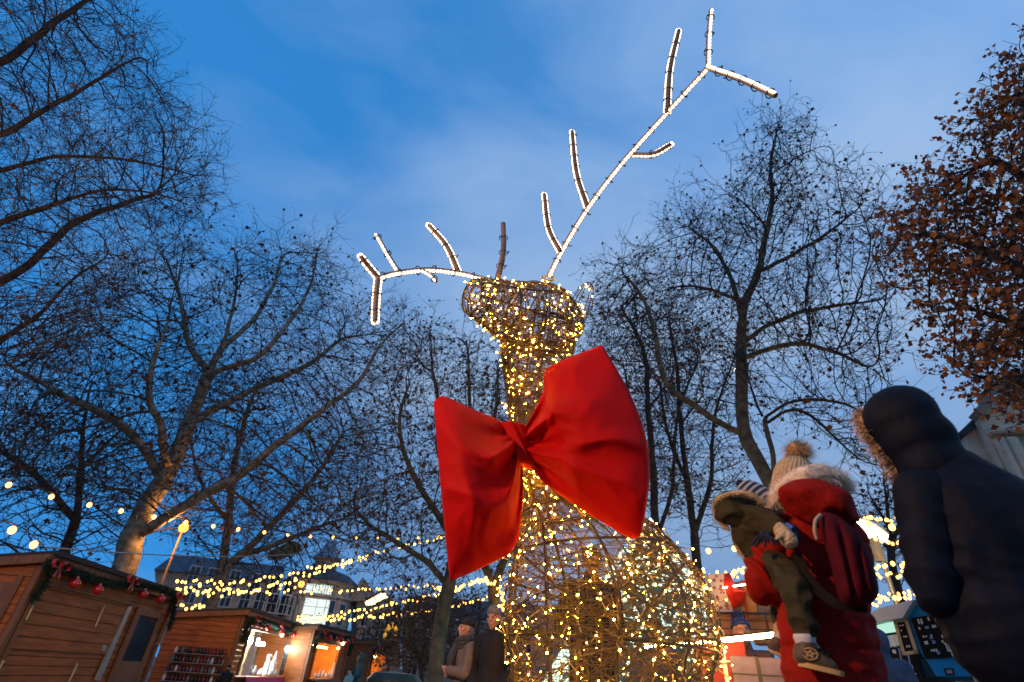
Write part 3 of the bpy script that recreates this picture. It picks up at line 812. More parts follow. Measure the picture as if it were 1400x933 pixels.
def hut(label, pA, pB, H, depth, opening, slope=.11, warm=None):
    h = Hut(); P0 = AZ(*pA, H); P1 = AZ(*pB, H)
    h.U = (P1-P0).normalized(); h.W = ZV.cross(h.U).normalized()
    if h.W.dot(P0-CAM) < 0: h.W = -h.W
    # front faces the square: W points inward (away from the square)
    if h.W.x > 0: h.W = -h.W
    h.L = (P1-P0).length; h.H = H; h.P0 = P0; base = Vector((P0.x, P0.y, 0)); h.base = base
    h.root = empty('market_hut', base); tag(h.root, label, 'hut', 'wooden market huts')
    h.F = lambda u, z, off=0: base+h.U*u+ZV*z-h.W*off
    h.S = lambda w, z, off=0: base+h.W*w+ZV*z-h.U*off
    h.uz = lambda px, py, off=0: (lambda p: ((p-base).dot(h.U), p.z))(AP(px, py, P0-h.W*off, h.W))
    h.wz = lambda px, py: (lambda p: ((p-base).dot(h.W), p.z))(AP(px, py, P0, h.U))
    AX = (h.U, h.W, ZV); h.AX = AX
    fw = MB(); bh = .155; z = .08; k = 0
    while z < H-.02:
        z1 = min(z+bh, H-.02)
        segs = [(0, h.L)]
        if opening:
            u0, u1, a, b = opening
            if z1 > a+.02 and z < b-.02: segs = [(0, u0), (u1, h.L)]
        for (s0, s1) in segs:
            if s1-s0 > .05: fw.bbox(h.F((s0+s1)/2, (z+z1)/2, -.02+.004*((k*7) % 3)), (s1-s0-.004, .035, z1-z-.008), AX, b=.006)
        z = z1; k += 1
    fw.build('front_wall', WOOD, h.root)
    sw = MB(); sw2 = MB(); z = .08; k = 0
    while z < H-.02:
        z1 = min(z+bh, H-.02); d1 = depth
        # the side wall is cut by the sloping roof
        if z1 > H-slope*depth: d1 = max(.1, (H-(z+z1)/2)/slope)
        sw.bbox(h.S(.05+(min(depth, d1)-.05)/2, (z+z1)/2, .0+.004*((k*5) % 3)), (.035, min(depth, d1)-.05, z1-z-.008), AX, b=.006)
        sw2.bbox(h.S(.05+(min(depth, d1)-.05)/2, (z+z1)/2)+h.U*h.L, (.035, min(depth, d1)-.05, z1-z-.008), AX, b=.006)
        z = z1; k += 1
    zl = H-slope*depth-.06; sw.box(h.S(depth/2, zl/2, -.045), (.02, depth-.1, zl), AX); sw2.box(h.S(depth/2, zl/2, .045)+h.U*h.L, (.02, depth-.1, zl), AX); sw.build('side_wall', WOOD, h.root); sw2.build('side_wall', WOOD, h.root)
    bk = MB(); bk.box(h.S(depth, (H-slope*depth)/2)+h.U*h.L/2, (h.L, .04, H-slope*depth), AX); bk.build('back_wall', WOOD, h.root)
    rf = MB(); n = (ZV+h.W*(-0)).normalized()
    a0 = h.F(-.16, H+.03, .28); a1 = h.F(h.L+.16, H+.03, .28); dv = h.W*(depth+.45)-ZV*slope*(depth+.45)
    rf.prism([a0, a1, a1+dv, a0+dv], ZV*.09); rf.build('roof', ROOF, h.root)
    ft = MB(); ft.bbox(h.F(h.L/2, H-.05, .20), (h.L+.34, .03, .17), AX, b=.006); ft.bbox(h.S((depth)/2-.05, 0, .155)+ZV*(H-.055-slope*(depth/2-.05)), (.03, depth+.3, .15), (h.U, (h.W-ZV*slope).normalized(), (ZV+h.W*slope).normalized()), b=.006)
    ft.build('fascia', WOODD, h.root)
    for u in (0.02, h.L-.02): ps = MB(); ps.bbox(h.F(u, H/2, .02), (.11, .11, H-.06), AX, b=.008); ps.build('corner_post', WOODD, h.root)
    return h

def ribbon_bow(mb, c, s, X, Z, Y, mi=0):
    for sg in (-1, 1):
        lp = []
        for i in range(11):
            a = 2*pi*i/10; lp.append(c+X*sg*s*(.5-.5*cos(a))*1.0+Z*s*.42*sin(a)*(.4+.6*(.5-.5*cos(a)))+Y*s*.12*sin(a*2))
        for q in range(10):
            w = Y*s*.16
            mb.add([lp[q]-w, lp[q+1]-w, lp[q+1]+w, lp[q]+w], [(0, 1, 2, 3)], mi)
        t0 = c; t1 = c+X*sg*s*.35-Z*s*.9; sd = X*s*.16
        mb.add([t0-sd*.3, t0+sd*.3, t1+sd+Y*.02, t1-sd+Y*.02], [(0, 1, 2, 3)], mi)
    mb.ico(c, s*.17, 1, mi)
def garland(name_lab, path, thick, h, bows, baubles, ball_r, bow_s):
    g = empty('fir_garland', path[0]); tag(g, name_lab, 'garland', 'fir garlands on the huts')
    P = spline(path, 12); f = MB(); L = 0
    f.tube(P, .012, 5)
    n = max(60, int(sum((b-a).length for a, b in zip(P, P[1:]))*420*thick/.09))
    P2 = resample(P, n)
    for p in P2:
        d = Vector((random.gauss(0, 1), random.gauss(0, 1), random.gauss(0, 1)-.15)).normalized()
        e = p+d*thick*random.uniform(.5, 1.15); s = d.orthogonal().normalized()*thick*.10
        f.add([p-s, p+s, e], [(0, 1, 2)])
        q = d.cross(s).normalized()*thick*.1; f.add([p-q, p+q, e+s], [(0, 1, 2)])
    f.build('fir_branches', GREEN, g)
    for b in bows:
        m = MB(); ribbon_bow(m, Vector(b)-h.W*thick*1.1, bow_s, h.U, ZV, -h.W); m.build('ribbon_bow', REDB, g)
    for b in baubles:
        m = MB(); b = Vector(b)-h.W*thick*.8; m.ico(b, ball_r, 3); o = m.build('bauble', REDBALL, g, smooth=True)
        m = MB(); m.lathe(b+ZV*ball_r*.92, [(ball_r*.25, 0), (ball_r*.25, ball_r*.3), (ball_r*.1, ball_r*.35)], 8); c = m.build('cap', BRASS, g); c.parent = o; c.location = (0, 0, 0)

# hut 1: closed, nearest
H1 = hut('closed wooden hut at the left edge with shut serving hatch and garland with red baubles', (62, 762), (238, 816), 2.45, 2.3, None, .15)
h = H1
def quadF(h, pts, off, th, mb, mi=0):
    P = [h.F(*h.uz(x, y), off) for x, y in pts]; mb.prism(P, h.W*(th), mi)
m = MB()   # recessed serving hatch of wide boards, framed
c = [h.uz(64, 808), h.uz(150, 832)]
u0, u1 = .22, h.uz(172, 840)[0]-.2; zt = h.uz(70, 806)[1]
z = .95; k = 0
while z < zt: 
    m.bbox(h.F((u0+u1)/2, z+.1, .03+.003*(k % 2)), (u1-u0, .03, .19), h.AX, b=.008); z += .2; k += 1
m.build('serving_hatch', WOOD, h.root)
m = MB(); m.bbox(h.F((u0+u1)/2+.1, zt+.06, .06), (u1-u0+.4, .05, .05), h.AX, b=.006); m.bbox(h.F(.16, 1.2, .06), (.08, .06, 2.1), h.AX, b=.006); m.build('hatch_frame', WOODD, h.root)
for (a, b) in [((46, 823), (34, 847)), ((141, 829), (129, 857)), ((104, 909), (93, 932)), ((2, 905), (-8, 925))]:
    p = h.F(*h.uz(*a, .07), .09); q = h.F(*h.uz(*b, .07), .09); m = MB(); m.tube([p, q], .018, 6); m.ico(p, .03, 1); m.build('hatch_bar', BRASS, h.root)
m = MB(); quadF(h, [(172, 829), (177, 829), (133, 930), (126, 930)], .07, .04, m); m.build('metal_strip', METAL, h.root)
m = MB(); quadF(h, [(137, 882), (143, 882), (141, 890), (135, 890)], .065, .02, m); m.build('lock_plate', METAL, h.root)
m = MB(); du0 = h.uz(188, 841)[0]; du1 = h.uz(214, 845)[0]; dzt = h.uz(190, 841)[1]
for (ua, ub, za, zb) in [(du0-.22, du0, .2, dzt+.16), (du1, du1+.18, .2, dzt+.16), (du0, du1, dzt, dzt+.16), (du0, du1, .2, .85)]: m.bbox(h.F((ua+ub)/2, (za+zb)/2, .05), (ub-ua, .05, zb-za), h.AX, b=.006)
door = m.build('door', WOODD, h.root)
m = MB(); m.box(h.F((du0+du1)/2, (dzt+.85)/2, .03), (du1-du0, .02, dzt-.85), h.AX); m.build('pane', PANE, door)
m = MB(); hu, hz_ = h.uz(208, 880); m.tube([h.F(hu, hz_, .08), h.F(hu, hz_, .13), h.F(hu-.1, hz_, .13)], .012, 6); m.build('handle', METAL, door)
m = MB(); m.bbox(h.S(.75, 1.1, .045), (.03, 1.2, 1.75), h.AX, b=.006); m.bbox(h.S(.2, 1.1, .06), (.03, .1, 2.0), h.AX, b=.006); m.build('side_panel', WOODD, h.root)
def gp(h, x, y, off=.24): return h.F(*h.uz(x, y, off), off)
garland('fir garland with red ribbons and four red baubles on the closed hut at the left', [h.F(.02, h.H-.75, .16), h.F(.05, h.H-.3, .2), gp(h, 66, 768), gp(h, 105, 782), gp(h, 150, 797), gp(h, 195, 800), gp(h, 238, 815), h.F(h.L, h.H-.8, .2)], .13, h,
        [gp(h, 73, 772), gp(h, 174, 793), gp(h, 240, 815)], [gp(h, 95, 797, .2), gp(h, 127, 806, .2), gp(h, 190, 812, .2), gp(h, 214, 819, .2)], .10, .24)

# hut 2: open, cool white light inside, jars on shelves along its side
H2 = hut('open wooden hut with dazzling white light inside and shelves of jars on its side wall', (335, 836), (408, 859), 2.45, 2.3, (.9, 6.2, .6, 1.98), .10)
H3 = hut('open wooden hut glowing orange inside, third along the row', (430, 857), (478, 868), 2.45, 2.2, (.5, 3.2, .6, 1.9), .09)
H4 = hut('farthest wooden hut of the row, with a small orange lit window', (508, 877), (536, 883), 2.45, 2.2, (.5, 2.9, .6, 1.85), .06)
GLW = glow('cool_tube', (.80, .93, 1.0), 140); GLO = glow('warm_tube', (1.0, .60, .25), 20); GLO2 = glow('amber_tube', (1.0, .45, .10), 110)
WHITEP = mat('white_goods', (.75, .74, .70), .7, .1, 8); CREAM = mat('cream_wall', (.62, .45, .24), .7, .1, 4); AMBERW = mat('amber_board', (.62, .30, .07), .6, .15, 4)
PINK = mat('pink_cloth', (.62, .05, .20), .7, .1, 6); CHALK = mat('chalk_board', (.02, .05, .06), .7, .3, 6); CHALKW = mat('chalk_line', (.65, .70, .72), .8, .1, 10)
def hut_inside(h, op, wallm, tubes, counter_m, cname, nb):
    u0, u1, z0, z1 = op
    m = MB(); m.box(h.F((u0+u1)/2, (z0+z1)/2, -1.1), (u1-u0+.6, .03, z1-z0+.9), h.AX); m.build('inner_wall', wallm, h.root); m = MB(); m.box(h.F((u0+u1)/2, z1+.12, -.57), (u1-u0+.6, 1.06, .03), h.AX); m.build('inner_ceiling', wallm, h.root)
    m = MB(); m.box(h.F(u1+.1, (z0+z1)/2, -.57), (.03, 1.0, z1-z0+.2), h.AX); m.build('inner_partition', wallm, h.root)
    m = MB(); m.bbox(h.F((u0+u1)/2, z0-.04, .12), (u1-u0+.1, .55, .05), h.AX, b=.01); m.build('counter', WOODD, h.root)
    m = MB(); m.bbox(h.F((u0+u1)/2, z0-.16, .41), (u1-u0+.05, .02, .26), h.AX, b=.005); m.build(cname, counter_m, h.root)
    fr = MB()
    for (a, b, c, d) in [(u0-.05, u0+.05, z0, z1), (u1-.05, u1+.05, z0, z1), (u0-.05, u1+.05, z1, z1+.1)]: fr.bbox(h.F((a+b)/2, (c+d)/2, .05), (b-a, .08, d-c), h.AX, b=.006)
    fr.build('opening_frame', WOODD, h.root)
    for (a, b, off, z, r, mt) in tubes:
        m = MB(); m.tube([h.F(a, z, off), h.F(b, z, off)], r, 8); m.build('tube_lamp', mt, h.root, smooth=True)
hut_inside(H2, (.9, 6.2, .6, 1.98), CREAM, [(1.6, 3.3, -.1, 1.62, .06, GLW), (4.9, 5.9, .35, 1.56, .045, GLW), (2.0, 4.5, -.7, 1.80, .04, GLW)], PINK, 'counter_cloth', 9)
hut_inside(H3, (.5, 3.2, .6, 1.9), AMBERW, [(.8, 2.8, -.4, 1.78, .035, GLO2), (2.9, 3.0, .1, 1.8, .05, GLO)], WOODD, 'counter_front', 6)
hut_inside(H4, (.5, 2.9, .6, 1.85), AMBERW, [(.8, 2.5, -.4, 1.74, .035, GLO2)], WOODD, 'counter_front', 4)
for (h, lab, bl) in [(H2, 'fir garland with red bows over the brightly lit white stall', 3), (H3, 'fir garland with small red balls over the orange lit stall', 4), (H4, 'fir garland with red balls over the farthest hut', 3)]:
    z = h.H-.14; L = h.L
    garland(lab, [h.F(.1, z-.75, .18), h.F(.15, z-.1, .26), h.F(L*.35, z-.06, .27), h.F(L*.65, z-.1, .27), h.F(L-.15, z-.05, .26), h.F(L-.1, z-.7, .2)], .15, h,
            [h.F(.5+k*L*.4, z-.02, .2) for k in range(3)], [h.F(L*(.25+.5*k/max(1, bl-1)), z-.2, .24) for k in range(bl)], .10, .26)
# goods
h = H2
def fluffy(h, u, z0, z1, off, r, label, n=7):
    m = MB(); 
    for i in range(260):
        f = random.random(); a = random.uniform(0, 6.28); z = z0+(z1-z0)*f; rr = r*(.6+.4*sin(f*9+u*5))*(1-.5*f)
        p = h.F(u, z, off); d = (h.U*cos(a)+h.W*sin(a)+ZV*random.uniform(-.4, .3)).normalized(); s = d.orthogonal().normalized()*.02
        m.add([p+d*rr*.2-s, p+d*rr*.2+s, p+d*rr*1.1], [(0, 1, 2)]); 
    m.tube([h.F(u, z0, off), h.F(u, (z0+z1)/2, off), h.F(u, z1, off)], [r*.6, r*.5, r*.12], 8)
    tag(m.build('tinsel_tree', WHITEP, None), label, 'decoration', 'white goods on the bright stall')
fluffy(h, 1.25, .62, 1.95, .2, .24, 'tall white tinsel cone at the near end of the bright stall counter')
fluffy(h, 3.6, .62, 1.3, .15, .2, 'middle white tinsel cone on the pink clothed counter')
fluffy(h, 4.4, .62, 1.45, .15, .2, 'white tinsel cone beside the dark chalk sign of the bright stall')
for k in range(10):
    u = 1.7+.33*k; hh = random.uniform(.12, .32); m = MB(); m.lathe(h.F(u, .62, .15+.1*(k % 2)), [(.06, 0), (.09, .04), (.09, hh*.6), (.04, hh*.85), (.045, hh)], 10)
    tag(m.build('white_vase', WHITEP, None, smooth=True), 'small white vase on the pink clothed counter of the bright stall', 'vase', 'white vases on the bright stall')
m = MB(); m.bbox(h.F(5.25, 1.2, .30), (.55, .04, 1.1), h.AX, b=.008); s_ = m.build('chalk_sign', CHALK, None); tag(s_, 'narrow dark chalk sign with upright white lettering on the bright stall', 'sign')
m = MB()
for k in range(9):
    z = 1.65-.1*k; x = 5.25
    for q in range(random.randint(2, 3)):
        a = random.uniform(-.12, .12); m.box(h.F(x+a, z+random.uniform(-.015, .015), .325), (random.uniform(.03, .14), .006, random.uniform(.012, .05)), h.AX)
m.build('chalk_writing', CHALKW, s_)
h = H3
for k, (u, hh, r) in enumerate([(.9, .18, .10), (1.3, .3, .06), (1.7, .28, .07), (2.1, .2, .09), (2.4, .34, .06), (2.75, .6, .08)]):
    m = MB(); m.lathe(h.F(u, .62, .15), [(r*.8, 0), (r, hh*.3), (r*.7, hh*.7), (r*.35, hh*.85), (r*.4, hh)], 10)
    tag(m.build('mug_or_jug', WHITEP, None, smooth=True), 'pale jug or cup on the counter of the orange lit stall', 'jug', 'pale jugs on the orange stall')
# jars on four shelves on the side wall of the bright hut
rack = empty('jar_shelf', h.base if False else H2.S(1.0, 0, .1)); tag(rack, 'four narrow metal shelves full of jars on the side wall of the bright hut', 'shelf')
h = H2; JM = [mat('jar_red', (.18, .02, .02), .25, .2, 9), mat('jar_white', (.62, .60, .56), .3, .1, 9), mat('jar_blue', (.10, .15, .20), .25, .2, 9), mat('jar_dark', (.03, .018, .016), .25, .3, 9)]
JL = ['dark red jar on the shelves beside the bright hut', 'white jar on the shelves beside the bright hut', 'blue grey jar on the shelves beside the bright hut', 'nearly black jar on the shelves beside the bright hut']
jd = {}
for (xa, ya, xb, yb) in [(240, 893, 311, 896), (235, 906, 309, 907.5), (229, 919, 306, 920), (223, 932, 304, 933)]:
    wa, za = h.wz(xa, ya); wb, zb = h.wz(xb, yb); za = (za+zb)/2
    m = MB(); m.bbox(h.S((wa+wb)/2, za-.015, .14), (.2, abs(wa-wb), .02), h.AX, b=.004); m.build('shelf', METAL, rack)
    n = 15
    for k in range(n):
        w = wa+(wb-wa)*(k+.5)/n; kind = random.choice((0, 1, 2, 3, 3, 0)); p = h.S(w, za, .16+random.uniform(-.02, .02))
        if kind not in jd:
            m = MB(); m.lathe((0, 0, 0), [(.045, 0), (.05, .01), (.05, .11), (.035, .13), (.035, .15), (.04, .15), (.04, .175)], 10); o = m.build('jar', JM[kind], None, smooth=True); jd[kind] = o.data
        else: o = bpy.data.objects.new('jar', jd[kind]); COL.objects.link(o)
        o.location = p; tag(o, JL[kind], 'jar', JL[kind].split(' jar')[0]+' jars on the shelves')
# small warm spotlights under the eaves
for (h, us) in [(H2, (4.6,)), (H3, (3.35,))]:
    for u in us:
        m = MB(); m.ico(h.F(u, 2.02, .12), .07, 2); tag(m.build('eave_lamp', glow('eave_glow', (1, .72, .42), 20), h.root, smooth=True))

# ------------------------------------------------------------------ festoon and fairy strings
BULBG = glow('festoon_glow', (1.0, .46, .10), 6); FAIRYG = glow('string_glow', (1.0, .46, .075), 9)
CORD = mat('dark_cord', (.03, .028, .025), .6, .2, 10); CORDL = mat('pale_rope', (.40, .36, .32), .7, .2, 10)
ib = MB(); ib.ico((0, 0, 0), 1, 2); bmesh_big = {}
def string(label, pts, n, r, big, sag=0, jitter=.0, cordr=None, mt=None, endtrim=0):
    P = resample(spline([A(*p) if len(p) == 3 else Vector(p[:3]) for p in pts], 14), 160)
    root = empty('string_lights', P[0]); tag(root, label, 'string lights', 'strings of warm lights')
    c = MB(); c.tube(P, cordr or (.008 if big else .006), 4, cap=False); c.build('cord', CORD, root)
    key = 'big' if big else 'small'
    for k in range(n):
        f = (k+.5)/n*159; i = int(f); p = P[i].lerp(P[min(159, i+1)], f-i)
        off = Vector((0, 0, -r*1.6)) if big else Vector((random.gauss(0, jitter), random.gauss(0, jitter), random.gauss(-jitter*.5, jitter)))
        if key not in bmesh_big:
            q = MB(); q.ico((0, 0, 0), 1, 2 if big else 1, scale=(1, 1, 1.15)); o = q.build('bulb', BULBG if big else FAIRYG, root, local=True, smooth=True); bmesh_big[key] = o.data
        else: o = bpy.data.objects.new('bulb', bmesh_big[key]); COL.objects.link(o); o.parent = root
        o.location = p+off-root.location; s = r*random.uniform(.8, 1.15) if not big else r; o.scale = (s, s, s)
# the big-bulb string passes behind the bow
P_ = [(-60, 640, 12), (8, 656, 13), (68, 673, 13.6), (121, 685, 14.2), (175, 696, 15), (224, 705, 15.6), (272, 713, 16.2), (316, 719, 17), (357, 724, 17.6), (437, 731, 19), (507, 733, 20), (568, 733, 21), (640, 728, 22)]
string('string of large round bulbs running above the huts from the left edge to the bow', P_, 19, .046, True)
string('short string of large bulbs dropping to the closed hut roof at the left edge', [(-70, 700, 9.5), (12, 714, 10.4), (44, 732, 10.8), (64, 752, 11)], 4, .05, True)
string('upper dense fairy string climbing from behind the closed hut to the bow', [(238, 792, 19), (310, 796, 20), (365, 790, 20.5), (420, 779, 21), (460, 771, 21.4), (540, 748, 22), (610, 732, 22.5)], 62, .042, False, jitter=.045)
string('second dense fairy string sagging between hut garland and round tower', [(240, 806, 18.6), (285, 809, 19.2), (330, 808, 19.8), (380, 799, 20.5), (430, 784, 21), (470, 770, 21.5), (500, 762, 22)], 52, .042, False, jitter=.05)
string('third fairy string hanging level in front of the lit tower windows', [(242, 800, 21), (300, 806, 21.5), (350, 808, 22), (420, 807, 22.5), (490, 806, 23), (560, 802, 23.5), (612, 799, 24)], 52, .042, False, jitter=.05)
string('fairy string rising from the bright hut roof to the mossy trunk', [(404, 842, 23), (440, 842, 23.2), (480, 837, 23.5), (520, 829, 24), (560, 821, 24.4), (605, 811, 25)], 46, .042, False, jitter=.045)
string('lowest fairy string stretching from the orange stall past the mossy trunk', [(405, 849, 24), (450, 847, 24.2), (500, 844, 24.5), (560, 838, 25), (610, 830, 25.3), (668, 818, 25.6)], 66, .045, False, jitter=.04)
string('few fairy lights showing behind the corner of the closed hut', [(240, 823, 20), (262, 828, 20.5), (282, 827, 21)], 9, .042, False, jitter=.04)
string('fairy string looped between the mossy trunk and the leaning trunk', [(598, 804, 17), (630, 802, 17.4), (655, 793, 17.8), (672, 795, 18.4), (686, 806, 18.6)], 34, .045, False, jitter=.05)
string('fairy string hanging down the leaning trunk beside the sculpture', [(684, 806, 18.6), (687, 820, 18.6), (684, 838, 18.6)], 12, .042, False, jitter=.04)
string('fairy string behind the gingerbread present', [(955, 783, 14), (975, 787, 14.2), (1000, 783, 14.5), (1030, 775, 15)], 38, .03, False, jitter=.045)
string('pair of round bulbs hanging right of the sculpture above the presents', [(950, 745, 13), (983, 749, 13), (1020, 740, 13)], 2, .055, True)
string('topmost fairy string between the woman in red and the hooded man', [(1150, 702, 11), (1190, 708, 11), (1240, 711, 11), (1300, 705, 11)], 22, .032, False, jitter=.018)
string('string of large bulbs just under the topmost fairy string at the right', [(1140, 700, 10.6), (1195, 712, 10.6), (1231, 714, 10.6), (1300, 708, 10.6)], 5, .05, True)
string('fairy string touching the white street lamp at the right', [(1195, 737, 12), (1240, 742, 12), (1290, 738, 12)], 14, .03, False, jitter=.02)
string('fairy string with amber bulbs below the white street lamp', [(1190, 778, 12), (1215, 774, 12), (1240, 768, 12), (1290, 760, 12)], 18, .036, False, jitter=.02)
string('thin fairy string halfway up the dark right-hand lamp post', [(1190, 788, 13), (1240, 784, 13), (1290, 777, 13)], 16, .03, False, jitter=.02)
string('upper fairy string over the food truck roof', [(1190, 818, 13.5), (1215, 814, 13.5), (1250, 806, 13.5), (1300, 798, 13.5)], 22, .03, False, jitter=.025)
string('lower fairy string resting close above the food truck roof', [(1186, 832, 13.2), (1205, 821, 13.2), (1250, 815, 13.2), (1300, 808, 13.2)], 24, .032, False, jitter=.03)
# plain pale rope from the closed hut roof
m = MB(); P = spline([A(62, 748, 11.2), A(120, 753, 12.2), A(220, 759, 14), A(320, 761, 16), A(400, 758, 17.5), A(500, 746, 19.5), A(605, 727, 21.5)], 12); m.tube(P, .012, 4)
tag(m.build('pale_rope', CORDL), 'thin pale rope stretched from the closed hut roof towards the bow', 'rope')

# ------------------------------------------------------------------ street lamps
POST = mat('lamp_post', (.035, .03, .022), .5, .2, 10); HEADM = mat('lamp_shade_paint', (.42, .38, .22), .5, .15, 10)
def post(root, p, r, h0=0, mt=None):
    m = MB(); m.tube([Vector((p.x, p.y, h0)), Vector((p.x, p.y, p.z*.4)), p], [r*1.3, r*1.1, r], 8); m.build('post', mt or POST, root, smooth=True)
lp = A(251, 722, 19.6); r = empty('street_lamp', (lp.x, lp.y, 0)); tag(r, 'slim street lamp burning orange beside the plane tree trunk', 'street lamp', 'street lamps')
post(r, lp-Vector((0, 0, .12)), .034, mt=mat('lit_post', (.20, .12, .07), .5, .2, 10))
pl = bpy.data.lights.new('lamp_light', 'POINT'); pl.energy = 170; pl.color = (1.0, .45, .12); pl.shadow_soft_size = .15
po = bpy.data.objects.new('lamp_light', pl); COL.objects.link(po); po.location = lp+Vector((-.1, -.4, .1))
m = MB(); m.ico(lp, .14, 3, scale=(1, 1, 1)); m.build('globe', glow('sodium', (1.0, .40, .06), 3.2), r, smooth=True)
m = MB(); m.lathe(lp+Vector((0, 0, .135)), [(.10, 0), (.04, .06), (.01, .1)], 12); m.build('cap', POST, r, smooth=True)
lp = A(412, 799, 50); r = empty('street_lamp', (lp.x, lp.y, 0)); tag(r, 'small distant orange post lamp in front of the round tower', 'street lamp', 'street lamps')
post(r, lp, .07, mt=MATS['lit_post']); pl = bpy.data.lights.new('lamp_light', 'POINT'); pl.energy = 1500; pl.color = (1.0, .6, .3); pl.shadow_soft_size = .2
po = bpy.data.objects.new('lamp_light', pl); COL.objects.link(po); po.location = lp+Vector((0, 0, .5))
m = MB(); m.ico(lp, .26, 2); m.build('globe', glow('sodium_far', (1.0, .42, .08), 3), r, smooth=True)
def curved(label, pts, d, w, mt, postpx, emis, reach):
    # a leaf-shaped curved lamp head: pts = centre line in pixels
    P = resample(spline([A(x, y, d) for x, y in pts], 8), 15)
    pp = A(postpx[0], postpx[1], d); r = empty('street_lamp', (pp.x, pp.y, 0)); tag(r, label, 'street lamp', 'street lamps')
    post(r, pp, .036 if d < 15 else .05)
    t = (P[-1]-P[0]).normalized(); s = t.cross(Vector((.1, .35, 1))).normalized(); up = s.cross(t)
    top = MB(); bot = MB()
    def sheet(mb, off, k):
        vs = []; fs = []
        for i, p in enumerate(P):
            ww = w*sin(pi*(.08+.86*i/14))**.6*k
            for j in range(5):
                q = -1+j/2; vs.append(p+s*ww*q+up*(off+w*.28*(1-q*q)))
        for i in range(14):
            for j in range(4): a = i*5+j; fs.append((a, a+1, a+6, a+5))
        n = len(vs); vs2 = [v+up*.05 for v in vs]
        mb.add(vs, fs); mb.add(vs2, [f[::-1] for f in fs])
        rim = [i*5 for i in range(15)]+[14*5+j for j in range(1, 5)]+[i*5+4 for i in range(13, -1, -1)]+[3, 2, 1]
        mb.add(vs+vs2, [(rim[q], rim[(q+1) % len(rim)], rim[(q+1) % len(rim)]+n, rim[q]+n) for q in range(len(rim))])
    sheet(top, .04, 1.0); top.build('lamp_shade', mt, r, smooth=True)
    sheet(bot, -.02, .8); bot.build('diffuser', emis or mt, r, smooth=True)
    if reach: m = MB(); m.tube([pp, P[reach]], .03, 6); m.build('bracket', POST, r)
    return r
curved('unlit pale curved lamp head above the fairy strings', [(366, 762), (385, 757), (400, 750), (413, 751)], 45, 1.1, HEADM, (372, 775), None, 2)
curved('lit curved lamp head glowing yellow right of the round tower', [(500, 826), (512, 822), (522, 816), (530, 815)], 45, .55, HEADM, (505, 838), glow('lamp_yellow', (1.0, .62, .22), 10), 3)
curved('white glowing curved street lamp between the red coat and the hooded man', [(1150, 716), (1172, 721), (1190, 728), (1213, 737)], 16, .34, HEADM, (1200, 745), glow('lamp_white', (1.0, .84, .58), 12), 11)
r = [o for o in bpy.data.objects if o.name.startswith('street_lamp')][-1]
m = MB(); c = A(1199, 752, 16); m.bbox(c, (.18, .18, .55)); m.build('control_box', POST, r)
pl = bpy.data.lights.new('lamp_light', 'POINT'); pl.energy = 300; pl.color = (1.0, .72, .42); pl.shadow_soft_size = .3
po = bpy.data.objects.new('lamp_light', pl); COL.objects.link(po); po.location = A(1188, 738, 15.2)-Vector((0, 0, .3))

# ------------------------------------------------------------------ moon
mo = CAM+ray(1007, 505).normalized()*1500
m = MB(); m.ico(mo, 8.0, 3); tag(m.build('moon', glow('moonlight', (1.0, .93, .80), 4, sample=False), smooth=True), 'small bright moon showing beside the trunk of the tall tree', 'moon')

# ------------------------------------------------------------------ buildings
STONE = mat('render_stone', (.42, .33, .25), .85, .25, 1.2, bump=.3, bscale=6); STONED = mat('weathered_stone', (.27, .21, .16), .9, .3, 1.5, bump=.3, bscale=6)
SLATE = mat('slate', (.045, .05, .06), .7, .3, 6); COPPER = mat('blue_zinc', (.13, .20, .26), .35, .25, 3, metal=.5)
WINL = glow('lit_window', (.80, .93, .85), 1.15); WINF = mat('window_frame', (.45, .45, .44), .6, .1, 10)
dT = 62
cB = A(437, 820, dT); nB = Vector((cB.x, cB.y, 0)).normalized(); uB = Vector((nB.y, -nB.x, 0))
def BP(x, y, off=0): return AP(x, y, cB+nB*off, nB)
bt = empty('corner_building', (cB.x, cB.y, 0)); tag(bt, 'old corner building with round bay, lit windows and small blue spire', 'building')
zc = lambda y: BP(437, y).z
R = (BP(488, 815)-BP(386, 815)).length/2; cc = Vector((BP(437, 815).x, BP(437, 815).y, 0))+nB*R
zt = zc(793)
m = MB(); m.lathe(cc, [(R, 0), (R, zt-.5), (R+.15, zt-.4), (R+.35, zt-.1), (R+.35, zt)], 40); m.lathe(cc+ZV*(zc(817)), [(R+.03, 0), (R+.25, .12), (R+.25, .3), (R+.03, .35)], 40); m.build('bay_wall', STONE, bt, smooth=False)
m = MB(); m.lathe(cc+ZV*(zt+.004), [(R+.5, 0), (R*.75, 1.0), (R*.3, 1.5), (R*.3, 1.6)], 32); m.build('bay_roof', SLATE, bt)
tc_ = BP(446, 770); rt = (BP(463, 770)-BP(430, 770)).length/2; tcc = Vector((tc_.x, tc_.y, 0))+nB*R*.8
m = MB(); zb = BP(446, 758).z; m.lathe(tcc, [(rt, zt-.5), (rt, zb-.3), (rt+.25, zb-.1), (rt+.25, zb)], 20); m.build('turret_drum', STONED, bt)
m = MB(); m.lathe(tcc+ZV*(zb+.004), [(rt+.35, 0), (rt*.75, .8), (rt*.35, 1.9), (.04, BP(447, 737).z-zb)], 16); m.build('turret_spire', COPPER, bt)
m = MB(); P = [BP(380, 930, 1), BP(380, 791, 1), BP(215, 771, 1), BP(215, 930, 1)]; 
for q in (0, 3): P[q].z = 0
P[1].z = P[2].z = zt-.6
m.prism(P, nB*9); m.build('wing_wall', STONED, bt)
m = MB(); a = P[2].copy(); b = P[1].copy(); e = nB*5+ZV*(BP(300, 766).z-zt+1.5)
